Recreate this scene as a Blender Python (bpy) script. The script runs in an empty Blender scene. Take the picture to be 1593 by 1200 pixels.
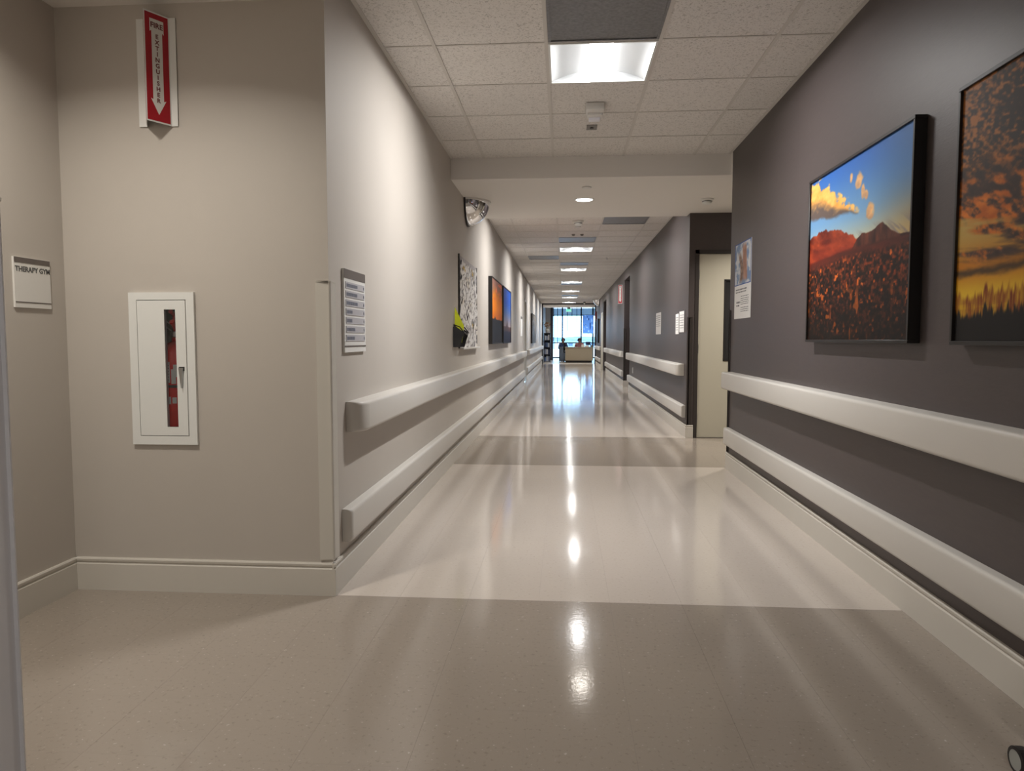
import bpy, math, random
import numpy as np
from mathutils import Vector, Matrix
random.seed(7); rng = np.random.default_rng(5)
scene = bpy.context.scene
COL = scene.collection

# ------------------------------------------------------------------ camera, world, exposure
F, YAW, PIT, CAM_H = 1100.0, .0737, -.0656, 1.129
cam_d = bpy.data.cameras.new('camera'); cam = bpy.data.objects.new('camera', cam_d); COL.objects.link(cam)
cam_d.sensor_fit = 'HORIZONTAL'; cam_d.sensor_width = 36.0; cam_d.lens = F / 1593 * 36; cam_d.clip_start = .02; cam_d.clip_end = 5000
_fw = Vector((-math.sin(YAW) * math.cos(PIT), math.cos(YAW) * math.cos(PIT), math.sin(PIT)))
_r = Vector((math.cos(YAW), math.sin(YAW), 0)); _u = _r.cross(_fw)
cam.matrix_world = Matrix(((_r.x, _u.x, -_fw.x, 0), (_r.y, _u.y, -_fw.y, 0), (_r.z, _u.z, -_fw.z, CAM_H), (0, 0, 0, 1)))
scene.camera = cam
SKY = 5.0
world = bpy.data.worlds.new('daylight'); scene.world = world; world.use_nodes = True
bg = world.node_tree.nodes['Background']; bg.inputs['Color'].default_value = (.42, .70, 1, 1); bg.inputs['Strength'].default_value = SKY
vs = scene.view_settings
vs.view_transform = 'Standard'; vs.look = 'None'; vs.gamma = 1; vs.use_curve_mapping = False; vs.exposure = 0.56
TROFFER = 18.0      # emission of the troffer lenses
TROFFER_W = 14.0    # watts of each of a troffer's two angled LED strips
DOWNLIGHT = 15.0    # watts of the downlights
try:
    scene.cycles.use_denoising = True
    scene.cycles.max_bounces = 8; scene.cycles.diffuse_bounces = 4; scene.cycles.glossy_bounces = 4
    scene.cycles.sample_clamp_indirect = 6
except Exception:
    pass

# ------------------------------------------------------------------ helpers
ORG = {}          # world origin of every object built here

def s2l(c):
    return tuple((x / 12.92 if x <= .04045 else ((x + .055) / 1.055) ** 2.4) for x in c)

def rgb(r, g, b):
    return s2l((r / 255, g / 255, b / 255))

MATS = {}
def mat(name, col, rough=.6, metal=0, spec=.5, noise=0, nscale=40, bump=0, bscale=200, stretch=None, emit=None, estr=0, coat=0):
    if name in MATS: return MATS[name]
    m = bpy.data.materials.new(name); m.use_nodes = True; MATS[name] = m
    nt = m.node_tree; b = nt.nodes['Principled BSDF']
    b.inputs['Base Color'].default_value = (*col, 1); b.inputs['Roughness'].default_value = rough
    b.inputs['Metallic'].default_value = metal; b.inputs['Specular IOR Level'].default_value = spec
    if coat: b.inputs['Coat Weight'].default_value = coat; b.inputs['Coat Roughness'].default_value = .1
    if emit: b.inputs['Emission Color'].default_value = (*emit, 1); b.inputs['Emission Strength'].default_value = estr
    geo = nt.nodes.new('ShaderNodeNewGeometry'); vec = geo.outputs['Position']
    if stretch:
        mp = nt.nodes.new('ShaderNodeMapping'); mp.inputs['Scale'].default_value = stretch
        nt.links.new(vec, mp.inputs['Vector']); vec = mp.outputs['Vector']
    if noise:
        n = nt.nodes.new('ShaderNodeTexNoise'); n.inputs['Scale'].default_value = nscale; n.inputs['Detail'].default_value = 4
        nt.links.new(vec, n.inputs['Vector'])
        mr = nt.nodes.new('ShaderNodeMapRange'); mr.inputs['From Min'].default_value = .25; mr.inputs['From Max'].default_value = .75
        mr.inputs['To Min'].default_value = 1 - noise; mr.inputs['To Max'].default_value = 1 + noise
        nt.links.new(n.outputs['Fac'], mr.inputs['Value'])
        mx = nt.nodes.new('ShaderNodeMix'); mx.data_type = 'RGBA'; mx.blend_type = 'MULTIPLY'; mx.inputs['Factor'].default_value = 1
        mx.inputs['A'].default_value = (*col, 1); nt.links.new(mr.outputs['Result'], mx.inputs['B']); nt.links.new(mx.outputs['Result'], b.inputs['Base Color'])
    if bump:
        n2 = nt.nodes.new('ShaderNodeTexNoise'); n2.inputs['Scale'].default_value = bscale; n2.inputs['Detail'].default_value = 3
        nt.links.new(vec, n2.inputs['Vector'])
        bp = nt.nodes.new('ShaderNodeBump'); bp.inputs['Strength'].default_value = bump; bp.inputs['Distance'].default_value = .002
        nt.links.new(n2.outputs['Fac'], bp.inputs['Height']); nt.links.new(bp.outputs['Normal'], b.inputs['Normal'])
    return m

def mat_emit(name, col, strength):
    m = bpy.data.materials.new(name); m.use_nodes = True; nt = m.node_tree; nt.nodes.clear()
    e = nt.nodes.new('ShaderNodeEmission'); e.inputs['Color'].default_value = (*col, 1); e.inputs['Strength'].default_value = strength
    o = nt.nodes.new('ShaderNodeOutputMaterial'); nt.links.new(e.outputs[0], o.inputs[0]); return m

def mat_pane(name, tint=(1, 1, 1), refl=.06):
    m = bpy.data.materials.new(name); m.use_nodes = True; nt = m.node_tree; nt.nodes.clear()
    t = nt.nodes.new('ShaderNodeBsdfTransparent'); t.inputs['Color'].default_value = (*tint, 1)
    g = nt.nodes.new('ShaderNodeBsdfGlossy'); g.inputs['Roughness'].default_value = .02
    fr = nt.nodes.new('ShaderNodeFresnel'); fr.inputs['IOR'].default_value = 1.45
    mx = nt.nodes.new('ShaderNodeMixShader'); o = nt.nodes.new('ShaderNodeOutputMaterial')
    nt.links.new(fr.outputs[0], mx.inputs[0]); nt.links.new(t.outputs[0], mx.inputs[1]); nt.links.new(g.outputs[0], mx.inputs[2]); nt.links.new(mx.outputs[0], o.inputs[0])
    return m

def mat_paint(name, rough=.55):
    m = bpy.data.materials.new(name); m.use_nodes = True; nt = m.node_tree; b = nt.nodes['Principled BSDF']
    a = nt.nodes.new('ShaderNodeVertexColor'); a.layer_name = 'paint'
    nt.links.new(a.outputs['Color'], b.inputs['Base Color']); b.inputs['Roughness'].default_value = rough; b.inputs['Specular IOR Level'].default_value = .25
    return m

def tag(o, label=None, cat=None, group=None, kind=None):
    if label: o['label'] = label
    if cat: o['category'] = cat
    if group: o['group'] = group
    if kind: o['kind'] = kind
    return o

def thing(name, label, cat, loc=(0, 0, 0), rz=0, group=None):
    o = bpy.data.objects.new(name, None); COL.objects.link(o); o.location = loc; o.rotation_euler.z = rz; o.empty_display_size = .1
    ORG[o.name] = Vector(loc) if not rz else Vector((0, 0, 0))
    return tag(o, label, cat, group)

class MB:
    """collects faces; build() links ONE mesh object"""
    def __init__(s): s.v = []; s.f = []; s.mi = []; s.cur = 0
    def add(s, vs_, fs):
        n = len(s.v); s.v += [tuple(p) for p in vs_]; s.f += [tuple(n + i for i in f) for f in fs]; s.mi += [s.cur] * len(fs); return s
    def box(s, a, b):
        x0, y0, z0 = a; x1, y1, z1 = b
        if x0 > x1: x0, x1 = x1, x0
        if y0 > y1: y0, y1 = y1, y0
        if z0 > z1: z0, z1 = z1, z0
        return s.add([(x0, y0, z0), (x1, y0, z0), (x1, y1, z0), (x0, y1, z0), (x0, y0, z1), (x1, y0, z1), (x1, y1, z1), (x0, y1, z1)],
                     [(0, 3, 2, 1), (4, 5, 6, 7), (0, 1, 5, 4), (1, 2, 6, 5), (2, 3, 7, 6), (3, 0, 4, 7)])
    def loft(s, secs, cap=True, closed=True):
        n = len(secs[0]); vs_ = [p for q in secs for p in q]; fs = []
        for i in range(len(secs) - 1):
            for j in range(n if closed else n - 1):
                k = (j + 1) % n; fs.append((i * n + j, i * n + k, (i + 1) * n + k, (i + 1) * n + j))
        if cap: fs += [tuple(range(n - 1, -1, -1)), tuple((len(secs) - 1) * n + j for j in range(n))]
        return s.add(vs_, fs)
    def prism(s, poly, axis, a, b):
        """poly of 2-D points extruded along axis from a to b"""
        def P(p, t): q = list(p); q.insert(axis, t); return tuple(q)
        return s.loft([[P(p, a) for p in poly], [P(p, b) for p in poly]])
    def tube(s, pts, r, n=8):
        secs = []; pts = [Vector(p) for p in pts]; rr = r if isinstance(r, (list, tuple)) else [r] * len(pts)
        for i, p in enumerate(pts):
            t = (pts[min(i + 1, len(pts) - 1)] - pts[max(i - 1, 0)]).normalized()
            a = t.cross(Vector((0, 0, 1)) if abs(t.z) < .9 else Vector((1, 0, 0))).normalized(); b = t.cross(a)
            secs.append([tuple(p + rr[i] * (math.cos(k * 2 * math.pi / n) * a + math.sin(k * 2 * math.pi / n) * b)) for k in range(n)])
        return s.loft(secs)
    def lathe(s, prof, c=(0, 0, 0), n=20, axis=2, cap=True):
        secs = []
        for r, h in prof:
            ring = []
            for k in range(n):
                a = k * 2 * math.pi / n; q = [r * math.cos(a), r * math.sin(a)]; q.insert(axis, h)
                ring.append((q[0] + c[0], q[1] + c[1], q[2] + c[2]))
            secs.append(ring)
        return s.loft(secs, cap=cap)
    def build(s, name, m, parent=None, smooth=False, bevel=0, local=False, seg=2):
        me = bpy.data.meshes.new(name)
        off = Vector((0, 0, 0))
        if parent is not None and not local: off = ORG[parent.name]
        me.from_pydata([tuple(Vector(p) - off) for p in s.v], [], s.f); 
        ms = m if isinstance(m, (list, tuple)) else [m]
        for x in ms: me.materials.append(x)
        if len(ms) > 1: me.polygons.foreach_set('material_index', s.mi)
        import bmesh
        bm = bmesh.new(); bm.from_mesh(me); bmesh.ops.recalc_face_normals(bm, faces=bm.faces)
        if bevel: bmesh.ops.bevel(bm, geom=list(bm.edges), offset=bevel, segments=seg, affect='EDGES', profile=.5)
        bm.to_mesh(me); bm.free()
        if smooth or bevel:
            me.polygons.foreach_set('use_smooth', [True] * len(me.polygons))
            try: me.set_sharp_from_angle(angle=math.radians(38))
            except Exception: pass
        me.update()
        o = bpy.data.objects.new(name, me); COL.objects.link(o)
        if name in ('lettering', 'printed_text'): o['kind'] = 'stuff'
        if parent is not None: o.parent = parent
        ORG[o.name] = off.copy()
        return o

def box(name, a, b, m, parent=None, bevel=0, local=False):
    return MB().box(a, b).build(name, m, parent, bevel=bevel, local=local)

def struct(o): o['kind'] = 'structure'; return o

def text_mesh(s, size, depth=.0006, align='CENTER', spacing=1.0, bold=0):
    c = bpy.data.curves.new('t', 'FONT'); c.body = s; c.size = size; c.extrude = depth; c.align_x = align; c.align_y = 'CENTER'; c.space_character = spacing; c.offset = bold
    c.resolution_u = 3
    o = bpy.data.objects.new('t', c); COL.objects.link(o)
    dg = bpy.context.evaluated_depsgraph_get(); me = bpy.data.meshes.new_from_object(o.evaluated_get(dg))
    vs_ = [tuple(v.co) for v in me.vertices]; fs = [tuple(p.vertices) for p in me.polygons]
    bpy.data.objects.remove(o); bpy.data.curves.remove(c); bpy.data.meshes.remove(me)
    return vs_, fs

def put_text(mb, s, size, org, ux, uy, un, **kw):
    vs_, fs = text_mesh(s, size, **kw); org = Vector(org); ux = Vector(ux); uy = Vector(uy); un = Vector(un)
    mb.add([tuple(org + ux * p[0] + uy * p[1] + un * p[2]) for p in vs_], fs); return mb

# value noise for the printed pictures
_perm = rng.random((257, 257))
def vnoise(x, y):
    xi = np.floor(x).astype(int); yi = np.floor(y).astype(int); fx = x - xi; fy = y - yi
    fx = fx * fx * (3 - 2 * fx); fy = fy * fy * (3 - 2 * fy); g = lambda a, b: _perm[a % 256, b % 256]
    return (g(xi, yi) * (1 - fx) + g(xi + 1, yi) * fx) * (1 - fy) + (g(xi, yi + 1) * (1 - fx) + g(xi + 1, yi + 1) * fx) * fy
def fbm(x, y, o=5):
    t = 0; a = .5
    for i in range(o): t = t + a * vnoise(x * 2 ** i + 17.3 * i, y * 2 ** i + 5.1 * i); a *= .5
    return t
def mixc(a, b, t): t = np.clip(t, 0, 1)[..., None]; return a * (1 - t) + b * t
def C(*c): return np.array(c, float)
def sm(a, b, x): t = np.clip((x - a) / (b - a), 0, 1); return t * t * (3 - 2 * t)

def print_sheet(name, fn, org, ux, uy, nu, nv, m, parent):
    """a flat printed sheet: grid mesh whose colours come from fn(u, v) (u to the viewer's right, v up)"""
    u = np.linspace(0, 1, nu); v = np.linspace(0, 1, nv); U, V = np.meshgrid(u, v)
    col = np.clip(fn(U, V), 0, 1); lin = np.where(col <= .04045, col / 12.92, ((col + .055) / 1.055) ** 2.4)
    org = np.array(org); P = org + U[..., None] * np.array(ux) + V[..., None] * np.array(uy) - np.array(ORG[parent.name])
    i = np.arange(nu * nv).reshape(nv, nu); q = np.stack([i[:-1, :-1], i[:-1, 1:], i[1:, 1:], i[1:, :-1]], -1).reshape(-1, 4)
    me = bpy.data.meshes.new(name); me.vertices.add(nu * nv); me.vertices.foreach_set('co', P.reshape(-1).astype(np.float32))
    me.loops.add(q.size); me.loops.foreach_set('vertex_index', q.reshape(-1).astype(np.int32))
    me.polygons.add(len(q)); me.polygons.foreach_set('loop_start', np.arange(0, q.size, 4, dtype=np.int32)); me.update(calc_edges=True)
    a = me.color_attributes.new('paint', 'FLOAT_COLOR', 'POINT')
    a.data.foreach_set('color', np.concatenate([lin, np.ones((nv, nu, 1))], -1).reshape(-1).astype(np.float32))
    me.materials.append(m); o = bpy.data.objects.new(name, me); COL.objects.link(o); o.parent = parent; ORG[o.name] = ORG[parent.name].copy(); return o

# ------------------------------------------------------------------ materials
M_BEIGE = mat('beige_wall_paint', (.50, .462, .418), .55, noise=.015, nscale=3, bump=.12, bscale=260)
M_ALC = M_BEIGE
M_DARK = mat('dark_taupe_wallcovering', (.068, .0545, .0535), .42, noise=.06, nscale=60, bump=.16, bscale=150, stretch=(1, .25, 1.5))
M_GYP = mat('soffit_paint', (.78, .75, .71), .7, bump=.08, bscale=200)
M_RAIL = mat('rail_vinyl', (.60, .575, .535), .42, noise=.01, nscale=400, bump=.08, bscale=600)
M_BASE = mat('baseboard_rubber', (.60, .57, .515), .45)
M_GUARD = mat('pale_corner_guard', (.62, .595, .54), .4)
M_DGUARD = mat('dark_corner_guard', (.035, .028, .025), .4)
M_DOOR = mat('pale_door_laminate', (.52, .49, .40), .5)
M_DFRAME = mat('dark_door_frame', (.035, .028, .026), .45)
M_WHITE = mat('white_enamel', (.74, .75, .73), .4)
M_SIGNW = mat('sign_white', (.70, .69, .66), .5)
M_SIGNG = mat('sign_taupe', (.13, .11, .10), .5)
M_BLACK = mat('black_frame', (.012, .010, .010), .45)
M_METAL = mat('brushed_metal', (.5, .5, .5), .3, metal=1)
M_MIRROR = mat('mirror_chrome', (.85, .86, .88), .02, metal=1)
M_GRID = mat('ceiling_grid_enamel', (.62, .59, .55), .55)
M_REFL = mat('troffer_reflector', (.50, .515, .525), .45)
M_GRILLE = mat('return_grille_metal', (.20, .20, .21), .38, metal=.6, noise=.25, nscale=60, bump=.5, bscale=500)
M_RED = mat('sign_red', (.36, .008, .018), .4)
M_LETTER = mat('letter_maroon', (.14, .03, .03), .5)
M_FIRE = mat('extinguisher_red', (.72, .014, .016), .25)
M_YEL = mat('neon_yellow_paper', (.72, .80, .02), .6)
M_PAPER = mat('white_paper', (.78, .77, .75), .6)
M_DESK = mat('desk_laminate', (.38, .32, .235), .5)
M_SKIN = mat('skin', (.45, .27, .19), .5)
M_PANE = mat_pane('window_glass', (.96, .98, 1)); M_PANE_T = mat_pane('tinted_glass', (.22, .24, .26))
M_PAINT = mat_paint('printed_canvas')
M_LENS = mat_emit('lit_lens', (1, .985, .965), TROFFER)

def tile_ceiling_mat():
    m = bpy.data.materials.new('acoustic_tile'); m.use_nodes = True; nt = m.node_tree; b = nt.nodes['Principled BSDF']
    geo = nt.nodes.new('ShaderNodeNewGeometry'); oi = nt.nodes.new('ShaderNodeObjectInfo')
    n = nt.nodes.new('ShaderNodeTexNoise'); n.inputs['Scale'].default_value = 85; n.inputs['Detail'].default_value = 3; n.inputs['Distortion'].default_value = 1.2
    nt.links.new(geo.outputs['Position'], n.inputs['Vector'])
    r = nt.nodes.new('ShaderNodeValToRGB'); r.color_ramp.elements[0].position = .36; r.color_ramp.elements[1].position = .46
    r.color_ramp.elements[0].color = (.50, .475, .44, 1); r.color_ramp.elements[1].color = (.76, .73, .695, 1)
    nt.links.new(n.outputs['Fac'], r.inputs['Fac'])
    mr = nt.nodes.new('ShaderNodeMapRange'); mr.inputs['To Min'].default_value = .96; mr.inputs['To Max'].default_value = 1.03; nt.links.new(oi.outputs['Random'], mr.inputs['Value'])
    mx = nt.nodes.new('ShaderNodeMix'); mx.data_type = 'RGBA'; mx.blend_type = 'MULTIPLY'; mx.inputs['Factor'].default_value = 1
    nt.links.new(r.outputs['Color'], mx.inputs['A']); nt.links.new(mr.outputs['Result'], mx.inputs['B']); nt.links.new(mx.outputs['Result'], b.inputs['Base Color'])
    b.inputs['Roughness'].default_value = .85
    bp = nt.nodes.new('ShaderNodeBump'); bp.inputs['Strength'].default_value = .5; bp.inputs['Distance'].default_value = .002
    nt.links.new(r.outputs['Color'], bp.inputs['Height']); nt.links.new(bp.outputs['Normal'], b.inputs['Normal']); return m
M_TILE = tile_ceiling_mat()

def floor_mat(name, base, fleck_l, fleck_d, rough):
    m = bpy.data.materials.new(name); m.use_nodes = True; nt = m.node_tree; b = nt.nodes['Principled BSDF']; L = nt.links.new
    geo = nt.nodes.new('ShaderNodeNewGeometry'); oi = nt.nodes.new('ShaderNodeObjectInfo')
    n = nt.nodes.new('ShaderNodeTexNoise'); n.inputs['Scale'].default_value = 70; n.inputs['Detail'].default_value = 3; L(geo.outputs['Position'], n.inputs['Vector'])
    r = nt.nodes.new('ShaderNodeValToRGB'); e = r.color_ramp.elements
    e[0].position = .30; e[0].color = (*fleck_d, 1); e[1].position = .40; e[1].color = (*base, 1)
    x = e.new(.66); x.color = (*base, 1); x = e.new(.74); x.color = (*fleck_l, 1)
    L(n.outputs['Fac'], r.inputs['Fac'])
    mr = nt.nodes.new('ShaderNodeMapRange'); mr.inputs['To Min'].default_value = .99; mr.inputs['To Max'].default_value = 1.01; L(oi.outputs['Random'], mr.inputs['Value'])
    mx = nt.nodes.new('ShaderNodeMix'); mx.data_type = 'RGBA'; mx.blend_type = 'MULTIPLY'; mx.inputs['Factor'].default_value = 1
    L(r.outputs['Color'], mx.inputs['A']); L(mr.outputs['Result'], mx.inputs['B']); L(mx.outputs['Result'], b.inputs['Base Color'])
    n2 = nt.nodes.new('ShaderNodeTexNoise'); n2.inputs['Scale'].default_value = 3.2; n2.inputs['Detail'].default_value = 3; L(geo.outputs['Position'], n2.inputs['Vector'])
    mr2 = nt.nodes.new('ShaderNodeMapRange'); mr2.inputs['To Min'].default_value = rough * .75; mr2.inputs['To Max'].default_value = rough * 1.25; L(n2.outputs['Fac'], mr2.inputs['Value']); L(mr2.outputs['Result'], b.inputs['Roughness'])
    n3 = nt.nodes.new('ShaderNodeTexNoise'); n3.inputs['Scale'].default_value = 60; n3.inputs['Detail'].default_value = 2; L(geo.outputs['Position'], n3.inputs['Vector'])
    bp = nt.nodes.new('ShaderNodeBump'); bp.inputs['Strength'].default_value = .085; bp.inputs['Distance'].default_value = .002
    L(n3.outputs['Fac'], bp.inputs['Height']); L(bp.outputs['Normal'], b.inputs['Normal'])
    b.inputs['Specular IOR Level'].default_value = .5
    return m
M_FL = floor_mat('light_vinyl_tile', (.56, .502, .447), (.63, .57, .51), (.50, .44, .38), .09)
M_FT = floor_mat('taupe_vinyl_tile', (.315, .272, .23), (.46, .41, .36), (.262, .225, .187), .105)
M_JOINT = mat('floor_joint_adhesive', (.30, .26, .22), .6)

# ------------------------------------------------------------------ dimensions
XL, XR, XF = -1.01, 1.4229, 1.40
ZC, ZS = 2.72, 2.541
T = .6096; G1 = -.715; R0 = 3.9215
Y0, Y1, Y2, YE = 2.99, 6.28, 8.17, 31.8
ROW = lambda k: R0 + k * T

# ------------------------------------------------------------------ floor
fl = struct(box('floor', (-2.2, -4.2, -.06), (XR + .2, Y2, -.003), M_JOINT))
ff = MB().box((XL - .02, Y2, -.06), (XF + .6, 28.8, 0)).build('floor_corridor', M_FL); struct(ff)
struct(box('floor_threshold', (XL - .02, 28.8, -.06), (XF + .6, YE, 0), M_FT))
struct(box('floor_side_hall', (XR + .0002, 6.25, -.0029), (4.2, Y2, 0), M_FT)); struct(box('floor_side_hall_base', (XR + .2, 6.1, -.06), (4.2, Y2, -.003), M_JOINT))
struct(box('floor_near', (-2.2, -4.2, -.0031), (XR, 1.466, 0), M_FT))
me_t = {}
def floor_tile(x0, x1, y0, y1, m, key):
    g = .00022
    w, d = round(x1 - x0, 4), round(y1 - y0, 4)
    k = (key, w, d)
    if k not in me_t:
        mb = MB().box((-w / 2 + g, -d / 2 + g * .5, -.0029), (w / 2 - g, d / 2 - g * .5, 0)); o = mb.build('floor_tile', m, fl, local=True); me_t[k] = o.data
    else:
        o = bpy.data.objects.new('floor_tile', me_t[k]); COL.objects.link(o); o.parent = fl
    o.location = ((x0 + x1) / 2, (y0 + y1) / 2, 0)
A = .3048; xs = [XL - .001] + [-.105 + A * k for k in range(-2, 5)] + [XR]
d = (Y0 - 1.466) / 5
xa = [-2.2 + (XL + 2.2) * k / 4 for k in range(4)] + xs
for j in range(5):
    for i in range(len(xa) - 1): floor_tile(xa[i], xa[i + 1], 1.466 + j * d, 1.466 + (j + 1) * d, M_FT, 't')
d = (Y1 - Y0) / 11
for j in range(11):
    for i in range(len(xs) - 1): floor_tile(xs[i], xs[i + 1], Y0 + j * d, Y0 + (j + 1) * d, M_FL, 'l')
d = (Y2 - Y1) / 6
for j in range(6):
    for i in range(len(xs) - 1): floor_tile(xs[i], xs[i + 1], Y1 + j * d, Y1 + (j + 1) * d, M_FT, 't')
# ------------------------------------------------------------------ walls
def yz_wall(name, x0, x1, y0, y1, z0, z1, m): return struct(box(name, (x0, y0, z0), (x1, y1, z1), m))
LD0, LD1 = 17.75, 18.75    # door in the left wall
struct(MB().box((XL - .15, Y0 + .25, 0), (XL, LD0, 2.9)).box((XL - .15, LD1, 0), (XL, YE, 2.9)).box((XL - .15, LD0, 2.13), (XL, LD1, 2.9)).box((XL - .15, Y0, 0), (XL, Y0 + .25, 2.9)).build('wall_left', M_BEIGE))
cx0, cx1, cz0, cz1 = -1.868, -1.640, .700, 1.302   # cabinet opening
struct(MB().box((-2.35, Y0, 0), (cx0, Y0 + .2, 2.9)).box((cx1, Y0, 0), (XL - .15, Y0 + .2, 2.9)).box((cx0, Y0, 0), (cx1, Y0 + .2, cz0)).box((cx0, Y0, cz1), (cx1, Y0 + .2, 2.9)).box((cx0, Y0 + .16, cz0), (cx1, Y0 + .2, cz1)).build('wall_alcove_back', M_ALC))
struct(box('wall_alcove_side', (-2.35, 1.19, 0), (-2.2, Y0, 2.9), M_ALC))
struct(box('wall_alcove_near', (-2.35, -4.2, 0), (-1.004, 1.19, 2.9), M_ALC))
struct(box('ceiling_alcove', (-2.2, 1.19, 2.553), (XL - .0, Y0, 2.9), M_GYP))
struct(box('wall_behind', (-1.004, -4.35, 0), (XR, -4.2, 2.9), M_BEIGE))
struct(box('wall_right', (XR, -4.2, 0), (XR + .16, 6.25, 2.9), M_DARK))
DX0, DX1, DZ = 1.47, 2.45, 2.13  # frame opening of the pale door
struct(MB().box((XF, Y2, 0), (DX0, Y2 + .15, 2.9)).box((DX1, Y2, 0), (4.2, Y2 + .15, 2.9)).box((DX0, Y2, DZ), (DX1, Y2 + .15, 2.9)).box((DX0, Y2 + .13, 0), (DX1, Y2 + .15, DZ)).build('wall_side_hall', M_DARK))
struct(box('wall_side_hall_near', (XR + .16, 6.1, 0), (4.2, 6.25, 2.9), M_BEIGE))
struct(box('wall_side_hall_end', (4.2, 6.1, 0), (4.35, Y2 + .15, 2.9), M_BEIGE))
O1a, O1b, O2a, O2b, PDa, PDb = 15.45, 16.85, 24.0, 25.6, 25.75, 27.1
wr = MB()
for a, b in ((Y2 + .15, O1a), (O1b, O2a), (O2b, PDa), (PDb, YE)): wr.box((XF, a, 0), (XF + .55, b, 2.9))
wr.box((XF, O1a, 2.5), (XF + .55, O1b, 2.9)).box((XF, O2a, 2.46), (XF + .55, O2b, 2.9)).box((XF, PDa, 2.11), (XF + .55, PDb, 2.9)).box((XF + .05, PDa, 0), (XF + .55, PDb, 2.11))
struct(wr.build('wall_right_corridor', M_DARK))
struct(box('wall_niche_back', (XF + .55, O1a - .2, 0), (XF + .65, O2b + .2, 2.9), M_DARK))
# soffit over the side hall
struct(MB().box((XL, 6.322, ZS), (4.2, 8.37, 2.9)).box((XR, 6.25, ZS), (4.2, 6.322, 2.9)).build('ceiling_soffit', M_GYP))

# ------------------------------------------------------------------ suspended ceilings
troffer_rows = [-8, 0, 8, 14, 20, 26, 32, 38, 44]  # first row: unseen light added behind the viewpoint to brighten the near corner guard
grille_at = {(1, -1), (1, 12), (1, 18), (1, 27), (1, 36), (2, 9), (0, 16)}
gx = [G1 + i * T for i in range(4)]
cols = [(XL, gx[0]), (gx[0], gx[1]), (gx[1], gx[2]), (gx[2], gx[3]), (gx[3], XR)]
ceil_a = struct(box('ceiling', (XL - .1, -4.2, 2.78), (XR, 6.322, 2.86), M_GYP))
struct(box('ceiling_near', (-1.004, -4.2, ZC), (XR, ROW(-11), 2.78), M_TILE))
ceil_b = struct(box('ceiling_corridor', (XL, 8.37, 2.90), (XF + .2, YE, 2.95), M_GYP))
tile_me = {}
def ceil_tile(x0, x1, y0, y1, par):
    k = (round(x1 - x0, 3), round(y1 - y0, 3))
    if k not in tile_me:
        w, dd = (x1 - x0) / 2 - .0015, (y1 - y0) / 2 - .0015
        o = MB().box((-w, -dd, 0), (w, dd, .016)).build('ceiling_tile', M_TILE, par, local=True); tile_me[k] = o.data
    else:
        o = bpy.data.objects.new('ceiling_tile', tile_me[k]); COL.objects.link(o); o.parent = par
    o.location = ((x0 + x1) / 2, (y0 + y1) / 2, ZC + .0035)
def grid_section(par, ks, ya, yb, right):
    cl = cols[:4] + [(gx[3], right)]
    for k in ks:
        y0, y1 = max(ROW(k), ya), min(ROW(k + 1), yb)
        if y1 - y0 < .03: continue
        for i, (a, b) in enumerate(cl):
            if i == 2 and k in troffer_rows: continue
            if (i - 1, k) in grille_at: continue
            ceil_tile(a, b, y0, y1, par)
        if ROW(k) > ya: box('cross_tee', (XL, ROW(k) - .007, ZC), (right, ROW(k) + .007, ZC + .003), M_GRID, par)
    for x in gx: box('main_runner', (x - .010, ya, ZC - .0008), (x + .010, yb, ZC + .003), M_GRID, par)
    box('wall_angle', (XL, ya, ZC - .001), (XL + .022, yb, ZC + .003), M_GRID, par)
    box('wall_angle', (right - .022, ya, ZC - .001), (right, yb, ZC + .003), M_GRID, par)
grid_section(ceil_a, range(-11, 4), ROW(-11), 6.322, XR)
grid_section(ceil_b, range(7, 47), 8.37, YE, XF)
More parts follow.
